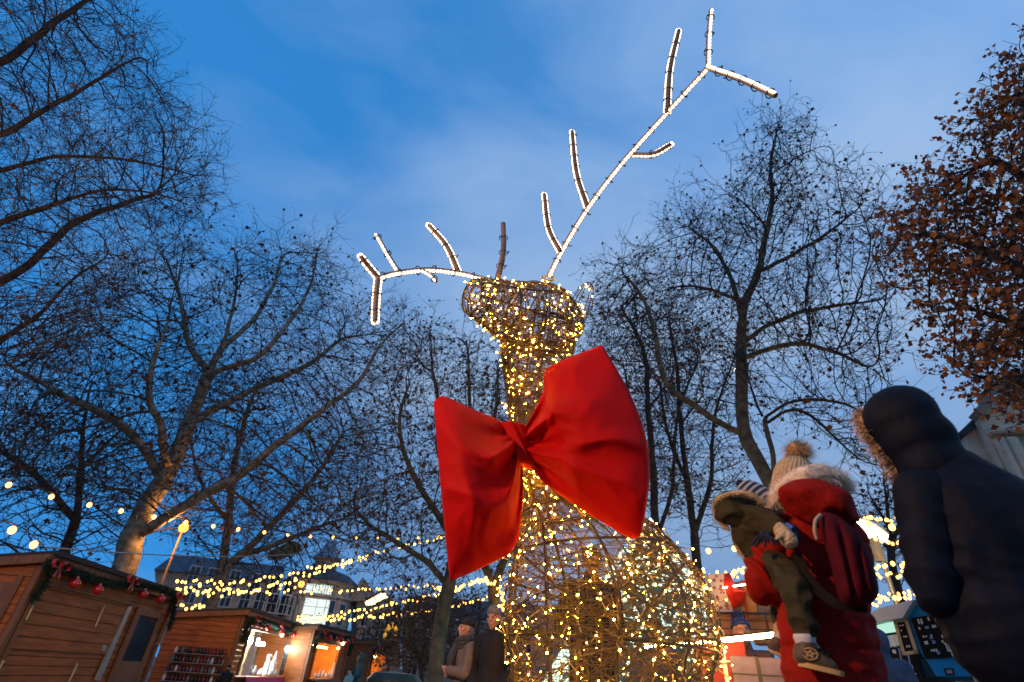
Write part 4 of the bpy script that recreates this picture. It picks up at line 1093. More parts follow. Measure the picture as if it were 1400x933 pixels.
m.add([a-nB*.4, b-nB*.4, b+e, a+e, a+nB*9.4, b+nB*9.4], [(0, 1, 2, 3), (3, 2, 5, 4), (0, 3, 4), (1, 5, 2), (0, 4, 5, 1)]); m.build('wing_roof', SLATE, bt)
m = MB(); Q = [BP(488, 930, 2), BP(488, 812, 2), BP(548, 828, 2), BP(548, 930, 2)]; Q[0].z = Q[3].z = 0
m.prism(Q, nB*8); m.build('side_wing_wall', STONED, bt)
m = MB(); m.prism([BP(476, 822, 1.5), BP(496, 789, 1.5), BP(520, 822, 1.5)], nB*6); m.prism([BP(505, 822, 2.5), BP(520, 804, 2.5), BP(548, 830, 2.5), BP(530, 832, 2.5)], nB*6); m.build('gable', STONED, bt)
def window(parent, c, w, hh, n, u, lit, bars=(1, 1)):
    f = MB(); ax = (u, n, ZV); t = .07
    for (x, z, a, b) in [(-w/2, 0, t, hh+t), (w/2, 0, t, hh+t), (0, hh/2, w-t, t), (0, -hh/2, w-t, t)]: f.box(c+u*x+ZV*z-n*.06, (a, .12, b), ax)
    for k in range(1, bars[0]+1): f.box(c+u*(-w/2+w*k/(bars[0]+1))-n*.05, (t*.7, .08, hh-t), ax)
    for k in range(1, bars[1]+1): f.box(c+ZV*(-hh/2+hh*k/(bars[1]+1))-n*.05, (w-t, .072, t*.7), ax)
    wf = f.build('window', WINF, parent)
    g_ = MB(); g_.box(c-n*.02, (w-t, .04, hh-t), ax); g_.build('pane', WINL if lit else PANE, wf)
for (x, y, w, hh, lit, bars) in [(426, 800, 1.0, 1.5, True, (0, 1)), (437, 801, 1.2, 1.5, True, (1, 0)), (448, 803, 1.0, 1.5, True, (0, 0)), (431, 836, 2.5, 2.3, True, (1, 2)), (449, 838, 1.0, 2.3, False, (0, 1)), (466, 840, .9, 2.0, False, (0, 1))]:
    p = BP(x, y); off = (p-cc).dot(uB); dd = sqrt(max(.1, R*R-off*off)); q = cc+uB*off-nB*dd; q.z = p.z
    n_ = -(Vector((q.x-cc.x, q.y-cc.y, 0)).normalized()); window(bt, q-(-n_)*-.02, w, hh, n_, Vector((n_.y, -n_.x, 0)), lit, bars)
for (x, y) in [(400, 829), (389, 827), (372, 825), (355, 822), (335, 820), (310, 817), (285, 814), (262, 812), (396, 801), (375, 799), (350, 797), (320, 793), (290, 790), (265, 787)]:
    p = BP(x, y, 1); window(bt, p-nB*.03, .95, 1.7, nB, uB, False)
for (x, y) in [(500, 845), (515, 848), (532, 850), (500, 870), (517, 873), (535, 875)]:
    p = BP(x, y, 2); window(bt, p-nB*.03, .9, 1.6, nB, uB, False)
# a plain dark block behind the couple
cX = A(620, 880, 70); nX = Vector((cX.x, cX.y, 0)).normalized(); uX = Vector((nX.y, -nX.x, 0))
bx = empty('apartment_block', (cX.x, cX.y, 0)); tag(bx, 'dim apartment block behind the trees and the standing couple', 'building')
P = [AP(550, 930, cX, nX), AP(550, 842, cX, nX), AP(800, 842, cX, nX), AP(800, 930, cX, nX)]; P[0].z = P[3].z = 0; P[2].z = P[1].z
m = MB(); m.prism(P, nX*10); m.build('wall', STONED, bx)
m = MB(); m.prism([P[1]-nX*.4+ZV*.01, P[2]-nX*.4+ZV*.01, P[2]+nX*5+ZV*2.5, P[1]+nX*5+ZV*2.5], ZV*.3); m.build('roof', SLATE, bx)
for i in range(10):
    for j in range(2):
        p = P[1]+uX*(2+i*2.6)-ZV*(2+j*3.2); window(bx, p-nX*.02, 1.2, 1.7, nX, uX, False)
# right: pale classical building with a curved gable
cR = A(1380, 590, 26); az = atan2(cR.x, cR.y)-radians(28); nR = Vector((sin(az), cos(az), 0)); uR = Vector((nR.y, -nR.x, 0))
def RP(x, y, off=0): return AP(x, y, cR+nR*off, nR)
br = empty('classical_building', (cR.x, cR.y, 0)); tag(br, 'pale classical building with curved gable half hidden by oak leaves', 'building')
PALE = mat('pale_plaster', (.60, .47, .34), .85, .2, 1.5, bump=.25, bscale=8)
g0 = [RP(1338, 573), RP(1352, 553), RP(1348, 552), RP(1354, 546), RP(1350, 541), RP(1353, 534), RP(1362, 532), RP(1420, 510), RP(1500, 500), RP(1500, 640)]
m = MB(); gable = [RP(x, y) for x, y in [(1338, 573), (1342, 566), (1346, 556), (1352, 553), (1356, 545), (1363, 540), (1376, 534), (1440, 520), (1560, 520), (1560, 680), (1372, 640)]]
m.prism(gable, nR*6); m.build('gable_wall', PALE, br)
m = MB(); ln = [RP(x, y) for x, y in [(1333, 570), (1340, 562), (1348, 551), (1343, 545), (1350, 542), (1353, 536), (1364, 531), (1380, 526), (1440, 512)]]
for a, b in zip(ln, ln[1:]):
    t = (b-a).normalized(); m.box((a+b)/2-nR*.1, ((b-a).length+.06, .7, .28), (t, nR, t.cross(nR)))
m.build('cornice', STONED, br)
m = MB(); lw = [RP(x, y, .6) for x, y in [(1318, 592), (1345, 578), (1390, 640), (1400, 800), (1330, 800)]]; lw[3].z = lw[4].z = 0; m.prism(lw, nR*5); m.build('side_wall', PALE, br)
m = MB(); m.prism([RP(1310, 592, .4), RP(1330, 574, .4), RP(1346, 577, .4), RP(1322, 594, .4)], nR*6); m.build('roof', SLATE, br)
m = MB()
for (x0, x1) in [(1360, 1368), (1372, 1386)]:
    p = RP(x0, 600, -.25); q = RP(x1, 596, -.25); w = (q-p).length; m.bbox(Vector((p.x+q.x, p.y+q.y, 0))/2+ZV*(p.z/2-.6), (w, .4, p.z+1.2), (uR, nR, ZV), b=.04)
m.build('pilaster', PALE, br)
m = MB(); a = RP(1354, 598, -.2); b = RP(1420, 578, -.2); a.z = b.z = (a.z+b.z)/2; m.bbox((a+b)/2, ((a-b).length, .5, .3), (uR, nR, ZV), b=.05); m.build('entablature', PALE, br); m = MB(); m.bbox((a+b)/2-ZV*4, ((a-b).length, .5, .35), (uR, nR, ZV), b=.05); m.build('string_course', PALE, br)

# ------------------------------------------------------------------ cone of cool white lights behind the sculpture
COOL = glow('cool_led', (.72, 1.0, .80), 1.8)
c = A(895, 860, 11.5); base = Vector((c.x, c.y, 0)); top = A(868, 705, 11.5).z
lt = empty('light_cone_tree', base); tag(lt, 'cone-shaped tree wrapped in cool white lights, seen through the wire body', 'light tree')
m = MB(); m.lathe(base, [(2.4, .1), (.04, top-.2)], 20); m.build('cone_frame', mat('cone_green', (.05, .09, .07), .8, .4, 8), lt)
m = MB()
for i in range(2600):
    f = 1-sqrt(random.random()); a = random.uniform(0, 6.28); z = .1+(top-.1)*f
    rr = 2.65*(1-f)*1.0+.05; m.ico(base+Vector((rr*cos(a), rr*sin(a), z)), random.uniform(.022, .042), 1)
tag(m.build('lights', COOL, lt), kind='stuff')

# ------------------------------------------------------------------ presents, light bar
KRAFT = mat('kraft_paper', (.30, .18, .085), .75, .2, 4, bump=.15); PAPER = mat('white_paper', (.60, .52, .46), .6, .08, 6); GINGER = mat('gingerbread_print', (.30, .085, .03), .7, .2, 20)
IRON = mat('black_iron', (.02, .018, .016), .5, .2, 10); PURP = mat('purple_paper', (.10, .08, .15), .6, .25, 9); REDP = mat('red_paper', (.20, .012, .010), .6, .2, 6)
dP = 6.0
def vax(x, y, d, rot=0):
    p = A(x, y, d); n = Vector((p.x, p.y, 0)).normalized(); n = Matrix.Rotation(rot, 3, 'Z') @ n; return p, n, Vector((n.y, -n.x, 0))
# gingerbread-print box, standing tilted on the iron rack
p, n, u = vax(985, 812, dP, .15)
ctr = A(985, 811, dP); tl = Matrix.Rotation(-.10, 3, n)
gb = empty('gift_box', ctr); tag(gb, 'white gift box printed with brown gingerbread figures, leaning on the rack', 'present')
X = tl @ u; Z = tl @ ZV; Y = n; sx_, sz_ = .155, .36
m = MB(); m.bbox(ctr+Y*.08, (sx_, .16, sz_), (X, Y, Z), b=.006); m.build('box', PAPER, gb)
m = MB()
def cookie(cx, cz, s, kind):
    o = ctr+Y*(-.0045)
    def disc(x, z, r, k=10): m.prism([o+X*(cx+x+r*cos(2*pi*i/k))+Z*(cz+z+r*sin(2*pi*i/k)) for i in range(k)], Y*.006)
    if kind == 0:
        disc(0, s*.75, s*.33); disc(0, 0.2*s, s*.36)
        for sg in (-1, 1): disc(sg*s*.45, s*.33, s*.18); disc(sg*s*.25, -s*.35, s*.2)
    else:
        m.prism([o+X*(cx+s*.6*(1 if i % 2 == 0 else .45)*sin(2*pi*i/10))+Z*(cz+s*.6*(1 if i % 2 == 0 else .45)*cos(2*pi*i/10)) for i in range(10)], Y*.006)
for (cx, cz, s, k) in [(.02, .02, .05, 0), (-.03, .12, .04, 1), (.035, .11, .035, 1), (-.045, .05, .035, 1), (-.04, -.05, .03, 0), (.04, -.06, .035, 1), (-.03, -.13, .04, 1), (.03, -.13, .04, 0), (0, .155, .03, 1)]: cookie(cx, cz, s, k)
m.build('gingerbread_print', GINGER, gb)
# crumpled red bow on the rack, lit from inside
REDT = cloth_trans('red_tissue', (.65, .03, .015), .4, rough=.5, sheen=.1, bump=.2, bscale=60)
c0 = A(1003, 812, dP+.05); rb_ = empty('red_tissue_bow', c0); tag(rb_, 'crumpled red bow glowing beside the gingerbread gift box', 'bow')
m = MB(); n_ = 18; vs = []; fs = []
out = [(984, 791), (993, 781), (1000, 786), (1004, 799), (1012, 809), (1022, 806), (1017, 818), (1006, 833), (1001, 832), (993, 815)]
for face in (0, 1):
    vs.append(A(1001, 810, dP+(-.10 if face == 0 else .16)))
    for (x, y) in out: vs.append(A(x, y, dP+.04))
    for i, (x, y) in enumerate(out): vs.append(A((x+1001)/2, (y+810)/2, dP+(-.12 if face == 0 else .16)*(1 if i % 2 else .3)))
k = len(out)
for face in (0, 1):
    o = face*(2*k+1)
    for i in range(k):
        j = (i+1) % k
        fs.append((o, o+1+k+i, o+1+k+j)); fs.append((o+1+k+i, o+1+i, o+1+j, o+1+k+j))
m.add(vs, fs); o = m.build('tissue', REDT, rb_, smooth=True)
ss = o.modifiers.new('s', 'SUBSURF'); ss.levels = 2; ss.render_levels = 2
# kraft boxes
for (x, y, s, rot, lab, mt) in [(1042, 823, (.42, .3, .34), .75, 'brown paper gift box turned corner-on behind the woman\'s arm', KRAFT), (1000, 852, (.34, .3, .26), .1, 'brown paper gift box low on the rack under the gingerbread box', KRAFT), (1052, 858, (.30, .3, .3), -.1, 'brown paper gift box on the rack behind the child\'s hanging leg', KRAFT), (975, 845, (.10, .25, .3), .1, 'pale lilac gift box edge showing beside the wire body', PURP)]:
    p, n, u = vax(x, y, dP+.22, rot); g_ = empty('gift_box', p); tag(g_, lab, 'present')
    m = MB(); m.bbox(p, s, (u, n, ZV), b=.008); b_ = m.build('box', mt, g_)
    m = MB(); m.box(p, (.03, s[1]+.006, s[2]+.006), (u, n, ZV)); m.box(p, (s[0]+.006, .03, s[2]+.008), (u, n, ZV)); m.build('ribbon', REDB if mt is KRAFT else WHITEP, g_)
rk = empty('iron_rack', A(1010, 840, dP-.1)); tag(rk, 'black iron rack with thin bars holding the presents', 'rack')
m = MB()
a = A(970, 838, dP-.12); b = A(1075, 828, dP-.12); b.z = a.z; m.tube([a, b], .011, 6)
for k, dz in enumerate((.06, .13, .21, .30)): m.tube([a-ZV*dz, b-ZV*dz], .004, 4)
m.build('rail', IRON, rk)
for f in (.12, .45, .72, .98):
    m = MB(); q = a.lerp(b, f); m.tube([q+ZV*.02, Vector((q.x, q.y, 0))], .008, 6); m.build('upright', IRON, rk)
# lower presents
for (x, y, s, rot, lab, mt) in [(1036, 924, (.40, .3, .24), .1, 'lilac plaid gift box with a ribbon bow at the bottom of the picture', PURP), (985, 905, (.36, .3, .34), .2, 'dark red gift box low beside the wire body', REDP)]:
    p, n, u = vax(x, y, dP-.7, rot); g_ = empty('gift_box', p); tag(g_, lab, 'present')
    m = MB(); m.bbox(p, s, (u, n, ZV), b=.008); m.build('box', mt, g_)
    m = MB(); m.box(p, (.03, s[1]+.006, s[2]+.006), (u, n, ZV)); m.box(p, (s[0]+.006, s[1]+.007, .012), (u, n, ZV)); m.build('ribbon', IRON if mt is PURP else WHITEP, g_)
    m = MB(); ribbon_bow(m, p+ZV*(s[2]/2+.03), .10, u, ZV, n); m.build('ribbon_bow', PURP if mt is PURP else REDB, g_)
a = A(884, 884, 5.3); b = A(975, 877, 4.95); c = A(1078, 866, 4.5)
lb = empty('light_bar', a); tag(lb, 'dazzling warm light bar running from the sculpture behind the child', 'light bar')
m = MB(); m.tube([b, c], .016, 8); m.build('led_tube', glow('bar_glow', (1.0, .52, .16), 120), lb, smooth=True)
m = MB()
for k in range(16): m.ico(a.lerp(b, (k+.3)/16), random.uniform(.007, .015), 1)
m.ico(a, .022, 1)
tag(m.build('bulbs', MATS['bar_glow'], lb), kind='stuff')
m = MB(); m.tube([a+ZV*.02, c+ZV*.02], .006, 5)
for q in (a, c): m.tube([q+ZV*.02, Vector((q.x, q.y, 0))], .008, 5)
m.build('bar_stand', IRON, lb)
m = MB(); m.tube([A(988, 804, dP-.05), A(1028, 798, dP-.05)], .008, 6); o = m.build('led_tube', glow('thin_bar', (1.0, .80, .5), 22), rb_); 

# ------------------------------------------------------------------ food truck
dK = 12.5
BLUE = mat('truck_blue', (.002, .20, .42), .55, .12, 2, spec=.2); TWHITE = mat('truck_white', (.50, .45, .42), .5, .1, 3); BOARD = mat('menu_black', (.014, .009, .008), .75, .3, 5, spec=.1); FRAMEW = mat('pale_wood', (.42, .27, .13), .6, .2, 10)
MINT = glow('truck_inside', (.55, .95, .75), .9); LINEW = mat('menu_white', (.60, .56, .54), .7, .1, 10); LINEB = mat('menu_blue', (.16, .22, .42), .7, .1, 10); DTEAL = mat('dark_teal', (.004, .04, .06), .6, .2, 4, spec=.15)
cK = A(1270, 880, dK); azk = atan2(cK.x, cK.y)+radians(8); nK = Vector((sin(azk), cos(azk), 0)); uK = Vector((nK.y, -nK.x, 0)); AXK = (uK, nK, ZV)
def KP(x, y, off=0): return AP(x, y, cK+nK*off, nK)
tr = empty('food_truck', (cK.x, cK.y, 0)); tag(tr, 'blue food truck with black menu boards behind the hooded man', 'food truck')
m = MB(); m.prism([KP(1226, 846), KP(1234, 836), KP(1249, 821), KP(1330, 800), KP(1375, 925), KP(1280, 925), KP(1266, 903)], nK*2.1); m.build('body', BLUE, tr)
m = MB(); m.prism([KP(1150, 858, .05), KP(1228, 849, .05), KP(1280, 925.5, .05), KP(1170, 935, .05)], nK*2.0); 
m.build('body_lower', DTEAL, tr)
m = MB(); m.prism([KP(1150, 846, -.35), KP(1192, 838, -.35), KP(1201, 832, -.35), KP(1249, 820, -.35), KP(1234, 845, -.35), KP(1150, 856, -.35)], nK*.34); m.build('awning', TWHITE, tr)
m = MB(); m.prism([KP(1188, 857), KP(1225, 849), KP(1234, 881), KP(1196, 886)], nK*.03); m.build('serving_window', MINT, tr)
m = MB()
for k in range(4): m.bbox(KP(1204+8*k, 879-1.2*k, -.04), (.12, .06, random.uniform(.1, .2)), AXK, b=.01)
m.build('counter_goods', WHITEP, tr)
m = MB(); m.tube([KP(1188, 871, -.06), KP(1232, 865, -.06)], .02, 6); m.build('window_rail', DTEAL, tr)
def board(pts, off, frame, lines, seed):
    P = [KP(x, y, off) for x, y in pts]; m = MB(); m.prism(P, nK*.03); b = m.build('menu_board', BOARD, tr)
    rnd = random.Random(seed)
    if frame:
        m = MB()
        for q in range(4):
            a, c = P[q], P[(q+1) % 4]; t = (c-a).normalized(); m.box((a+c)/2-nK*.005, ((c-a).length+.05, .06, .05), (t, nK, t.cross(nK)))
        m.build('board_frame', FRAMEW, b)
    w = MB(); bl = MB()
    def at(fx, fy): return P[0].lerp(P[1], fx).lerp(P[3].lerp(P[2], fx), fy)-nK*.012
    for (fx, fy, ln, hh, kind) in lines:
        mb = bl if kind == 'b' else w
        if kind == 't':       # a line of big lettering
            x = fx
            while x < fx+ln:
                sh = rnd.choice('IILTEFO'); dx = .022
                c0 = at(x, fy); U = (P[1]-P[0]).normalized(); V = (P[3]-P[0]).normalized()
                mb.box(c0, (.018, .01, hh), (U, nK, V))
                if sh in 'LEO': mb.box(c0+U*.03+V*hh*.42, (.04, .01, .018), (U, nK, V))
                if sh in 'TEFO': mb.box(c0+U*.03-V*hh*.42, (.04, .0102, .018), (U, nK, V))
                if sh == 'O': mb.box(c0+U*.055, (.016, .0098, hh*.9), (U, nK, V))
                x += .052
        else:
            c0 = at(fx+ln/2, fy); U = (P[1]-P[0]).normalized(); V = (P[3]-P[0]).normalized(); W_ = (P[1]-P[0]).length*ln
            if kind == 'b': mb.box(c0, (W_, .008, hh), (U, nK, V))
            else:
                k = max(2, int(W_/.035))
                for q in range(k):
                    if rnd.random() < .85: mb.box(c0+U*(W_*((q+.5)/k-.5)), (.024, .008, hh*rnd.uniform(.6, 1)), (U, nK, V))
    w.build('menu_lettering', LINEW, b)
    if bl.v: bl.build('menu_highlight', LINEB, b)
L1 = [(.14, .10, .16, .07, 'w'), (.14, .15, .14, .05, 'w'), (.42, .08, .14, .08, 'w'), (.60, .14, .10, .06, 'w'), (.10, .28, .14, .04, 'w'), (.28, .28, .1, .04, 'b'), (.46, .27, .12, .05, 'w'), (.12, .48, .28, .035, 'w'), (.3, .53, .08, .035, 'b'), (.5, .52, .16, .04, 'w'), (.12, .63, .1, .05, 'w'), (.32, .63, .08, .05, 'b'), (.68, .30, .06, .22, 'b'), (.72, .60, .06, .16, 'b'), (.13, .82, .26, .04, 'w'), (.33, .88, .08, .04, 'b'), (.62, .78, .32, .11, 't'), (.68, .90, .27, .10, 't'), (.55, .63, .1, .03, 'w'), (.55, .68, .08, .03, 'w'), (.56, .73, .09, .03, 'w')]
board([(1245, 845), (1296, 838), (1323, 898), (1265, 901)], -.05, False, L1, 3)
board([(1224, 850), (1239, 848), (1253, 892), (1236, 894)], -.08, True, [(.2, .15, .5, .03, 'w'), (.2, .3, .4, .03, 'w'), (.3, .5, .4, .03, 'w'), (.3, .8, .4, .04, 'w')], 4)
board([(1216, 886), (1252, 892), (1265, 940), (1226, 942)], -.11, False, [(.1, .08, .14, .06, 'w'), (.35, .14, .06, .2, 'b'), (.65, .25, .06, .16, 'b'), (.05, .32, .2, .04, 'w'), (.1, .36, .16, .04, 'b'), (.3, .40, .2, .04, 'w'), (.45, .5, .06, .16, 'b'), (.7, .5, .06, .12, 'b'), (.38, .70, .4, .11, 't'), (.45, .86, .34, .10, 't')], 5)
m = MB(); m.prism([KP(1290, 914, -.02), KP(1303, 914, -.02), KP(1305, 923, -.02), KP(1293, 923, -.02)], nK*.02); bd = m.build('badge_frame', BOARD, tr)
m = MB(); m.prism([KP(1293, 916, -.035), KP(1301, 916, -.035), KP(1303, 921, -.035), KP(1295, 921, -.035)], nK*.02); m.build('badge', mat('badge_tan', (.30, .20, .15), .6, .2, 30), bd)
m = MB(); m.prism([KP(1314, 876, -.03), KP(1317, 876, -.03), KP(1338, 935, -.03), KP(1333, 935, -.03)], nK*.02); m.build('edge_trim', FRAMEW, tr)
m = MB(); m.box(Vector((KP(1300, 940, 1.15).x, KP(1300, 940, 1.15).y, .62)), (3.4, 1.7, .5), AXK); m.build('chassis', BOARD, tr)
for f in (-.9, 1.1):
    c = cK+uK*f+nK*.12; c = Vector((c.x, c.y, .38)); m = MB(); m.lathe(c, [(.38, 0), (.38, .2)], 20, (uK, ZV, nK)); m.build('wheel', IRON, tr, smooth=False)

# round green lid and round yellow sign by the last hut
p = A(541, 921, 11.5); m = MB(); b_ = Vector((p.x, p.y, 0)); m.lathe(b_, [(.42, 0), (.46, p.z-.16), (.50, p.z-.15), (.50, p.z-.10), (.40, p.z), (.05, p.z+.03)], 24)
tag(m.build('barrel_table', mat('dark_green_paint', (.02, .035, .02), .4, .3, 10), smooth=False), 'dark barrel with round green lid between the last hut and the mossy trunk', 'barrel')
p = A(533, 873, 30); m = MB()
n_ = Vector((p.x, p.y, 0)).normalized(); u_ = Vector((n_.y, -n_.x, 0))
for i in range(14):
    a0 = -.3+i*.22
m.tube([p+u_*(.34*sin(a)*.8)+ZV*(.55*cos(a)) for a in [-1.7+.26*i for i in range(14)]], [.05+.09*sin(pi*i/13) for i in range(14)], 8)
tag(m.build('crescent_sign', glow('crescent', (1.0, .48, .07), .9), smooth=True), 'small orange crescent ornament on the farthest hut', 'ornament')

# an added lamp, out of view on the left, lights the front of the bow
lp = Vector((-5.4, .1, 4.6)); r = empty('street_lamp', (lp.x, lp.y, 0)); tag(r, 'added orange street lamp out of frame to the left, there to light the bow', 'street lamp', 'street lamps')
post(r, lp-Vector((0, 0, .12)), .05, mt=MATS['lit_post'])
m = MB(); m.ico(lp, .20, 3); m.build('globe', MATS['sodium'], r, smooth=True)
pl = bpy.data.lights.new('lamp_light', 'POINT'); pl.energy = 1650; pl.color = (1.0, .55, .22); pl.shadow_soft_size = .2
po = bpy.data.objects.new('lamp_light', pl); COL.objects.link(po); po.location = lp+Vector((.3, .12, 0)); 
# ------------------------------------------------------------------ people
SKINM = mat('skin', (.45, .24, .16), .55, .12, 12); DARKHAIR = mat('dark_hair', (.02, .015, .012), .6, .3, 30)
EYE = mat('eye', (.02, .015, .012), .2, .1, 10)
def nz3(p, s): return noise.noise(p*s)
def wrinkle(amp=.008, s=9.0, stretch=(1, 1, 1), fine=.3):
    st = Vector(stretch)
    def f(co):
        q = Vector((co.x*st.x, co.y*st.y, co.z*st.z))
        r = 1-abs(noise.noise(q*s)*2.2)
        return amp*(r-.5)+amp*fine*noise.noise(q*s*2.7)
    return f
def head_parts(c, s=1.0, yaw=0.0, pitch=0.0):
    R = Matrix.Rotation(yaw, 3, 'Z') @ Matrix.Rotation(pitch, 3, 'X')
    q = lambda x, y, z: Vector(c)+R @ Vector((x, y, z))*s
    e = lambda p, r: ('e', q(*p), tuple(k*s for k in r), R)
    parts = [e((0, -.01, .03), (.076, .092, .092)), e((0, .015, -.035), (.060, .072, .075)), e((0, .045, -.085), (.034, .035, .028)),
             ('c', q(0, .085, .028), .010*s, q(0, .108, -.014), .016*s), e((0, .080, -.045), (.026, .016, .007)), e((0, .079, -.059), (.022, .014, .008)),
             e((0, .078, .040), (.055, .018, .012)), e((.078, -.01, 0), (.012, .022, .032)), e((-.078, -.01, 0), (.012, .022, .032)),
             e((.042, .055, -.012), (.026, .025, .024)), e((-.042, .055, -.012), (.026, .025, .024))]
    return parts, q, R
def fur(mb, pts_nrm, n, ln, w, droop=.2, mi=0):
    for _ in range(n):
        p, nm = random.choice(pts_nrm)
        d = (nm+Vector((random.gauss(0, .45), random.gauss(0, .45), random.gauss(-droop, .45)))).normalized()
        l = ln*random.uniform(.5, 1.2); s = d.orthogonal().normalized()*w; b = p+Vector((random.gauss(0, w*3), random.gauss(0, w*3), random.gauss(0, w*3)))
        mdl = b+d*l*.6; e = b+d*l+Vector((random.gauss(0, .2), random.gauss(0, .2), random.gauss(-.15, .2)))*l
        mb.add([b-s, b+s, mdl+s*.6, mdl-s*.6, e], [(0, 1, 2, 3), (3, 2, 4)], mi)

def standing(label, foot, h, face, coat, trousers, hatm=None, hat='beanie', hood=False, scarf=None, coat_len=.55, arms='down', yaw=0, pitch=0, voxel=.022, hair=True, collar=True, group=None):
    """a complete clothed figure in its own frame: x right, y forward, z up, about 1.75 m before scaling"""
    root = empty('person', foot, face); tag(root, label, 'person', group); s = h/1.75
    V = lambda x, y, z: Vector((x, y, z))*s
    hc = V(0, .03, 1.615); hp, q, R = head_parts(hc, s*1.0, yaw, pitch)
    if arms == 'pockets': AR = [(V(.19, -.01, 1.40), V(.27, -.06, 1.12), V(.20, .10, .95)), (V(-.19, -.01, 1.40), V(-.27, -.06, 1.12), V(-.20, .10, .95))]
    elif arms == 'fold': AR = [(V(.19, -.01, 1.40), V(.26, .05, 1.13), V(.04, .20, 1.12)), (V(-.19, -.01, 1.40), V(-.26, .05, 1.13), V(-.04, .22, 1.16))]
    elif arms == 'up': AR = [(V(.19, -.01, 1.40), V(.25, .12, 1.16), V(.08, .26, 1.30)), (V(-.19, -.01, 1.40), V(-.26, .03, 1.13), V(-.2, .2, 1.05))]
    else: AR = [(V(.19, -.01, 1.40), V(.25, -.02, 1.12), V(.24, .06, .86)), (V(-.19, -.01, 1.40), V(-.25, -.02, 1.12), V(-.24, .06, .86))]
    body = hp+[('c', V(0, -.005, 1.42), .055*s, V(0, .01, 1.56), .052*s), ('c', V(0, 0, 1.0), .12*s, V(0, 0, 1.34), .13*s, .75), ('c', V(-.13, 0, 1.40), .06*s, V(.13, 0, 1.40), .06*s)]
    for (a, b, c) in AR:
        body += [('c', a, .05*s, b, .042*s), ('c', b, .042*s, c, .03*s), ('e', c+(c-b).normalized()*.05*s, (.035*s, .03*s, .045*s))]
        for k in range(5):
            d = (c-b).normalized(); o = d.orthogonal().normalized(); u = d.cross(o)
            body.append(('c', c+d*.07*s+o*(k-2)*.016*s, .009*s, c+d*(.12-.012*abs(k-2))*s+o*(k-2)*.019*s+u*.015*s, .008*s))
    for sg in (-1, 1): body += [('c', V(.085*sg, 0, .95), .085*s, V(.09*sg, .01, .5), .055*s), ('c', V(.09*sg, .01, .5), .055*s, V(.09*sg, -.02, .1), .04*s), ('c', V(.09*sg, -.03, .05), .04*s, V(.10*sg, .14, .04), .035*s)]
    mesh_obj('body', blob(body, max(.010, voxel*.6), 3), SKINM, root)
    for sg in (-1, 1):
        ey = MB(); p = q(.034*sg, .081, .012); ey.ico(p, .0072*s, 2); ey.build('eye', EYE, root, local=True, smooth=True)
    z0 = .95-coat_len*.6
    ct = [('c', V(0, 0, 1.02), .17*s, V(0, -.01, 1.33), .175*s, .72), ('c', V(-.15, -.01, 1.39), .085*s, V(.15, -.01, 1.39), .085*s), ('c', V(0, .0, 1.02), .18*s, V(0, .0, z0+.15), (.19+.05*coat_len)*s, .78)]
    if collar: ct += [('c', V(0, -.01, 1.43), .095*s, V(0, .0, 1.50), .082*s)]
    for (a, b, c) in AR: ct += [('c', a, .082*s, b, .068*s), ('c', b, .068*s, c, .052*s)]
    if hood: ct += [('e', hc+R @ (Vector((0, -.035, .03))*s), (.125*s, .115*s, .145*s), R)]
    me = blob(ct, voxel*s, 5, wrinkle(.012*s, 7, (1, 1, .6)))
    if hood:      # the face opening of the hood
        fd = R @ Vector((0, 1, -.05)); 
        bm = bmesh.new(); bm.from_mesh(me)
        kill = [v for v in bm.verts if (v.co-hc).length < .2*s and (v.co-hc).dot(fd) > .045*s]
        bmesh.ops.delete(bm, geom=kill, context='VERTS'); bm.to_mesh(me); bm.free()
    mesh_obj('coat', me, coat, root)
    tr = []
    for sg in (-1, 1): tr += [('c', V(.09*sg, 0, .9), .10*s, V(.095*sg, .01, .5), .078*s), ('c', V(.095*sg, .01, .5), .078*s, V(.095*sg, -.02, .12), .062*s)]
    mesh_obj('trousers', blob(tr, voxel*s, 3, wrinkle(.006, 12)), trousers, root)
    bt = []
    for sg in (-1, 1): bt += [('c', V(.095*sg, -.03, .06), .058*s, V(.105*sg, .15, .045), .05*s), ('c', V(.095*sg, -.025, .06), .056*s, V(.095*sg, -.02, .15), .058*s)]
    mesh_obj('boots', blob(bt, .02*s, 3), IRON, root)
    if hatm is not None:
        hp2 = [('e', hc+R @ (Vector((0, -.012, .062))*s), (.088*s, .103*s, .085*s), R)]
        me = blob(hp2, .012*s, 2)
        bm = bmesh.new(); bm.from_mesh(me); up = R @ Vector((0, -.25, 1)); up.normalize()
        bmesh.ops.delete(bm, geom=[v for v in bm.verts if (v.co-hc).dot(up) < .040*s], context='VERTS'); bm.to_mesh(me); bm.free()
        hb = mesh_obj('hat', me, hatm, root)
        m = MB(); rim = [hc+R @ (Vector((.084*cos(a), -.012+.098*sin(a), .062-.010*sin(a)))*s) for a in [2*pi*i/24 for i in range(24)]]
        m.tube(rim, .011*s, 6, closed=True); b2 = m.build('brim', hatm, hb, local=True, smooth=True)
        if hat == 'bobble':
            m = MB(); c = hc+R @ (Vector((0, -.03, .17))*s); m.ico(c, .04*s, 2)
            fur(m, [(c, Vector((random.gauss(0, 1), random.gauss(0, 1), random.gauss(0, 1))).normalized()) for _ in range(60)], 260, .07*s, .004*s)
            m.build('bobble', hatm, hb, local=True)
    elif hair and not hood:
        me = blob([('e', hc+R @ (Vector((0, -.03, .05))*s), (.086*s, .095*s, .085*s), R)], .014*s, 2); mesh_obj('hair', me, DARKHAIR, root)
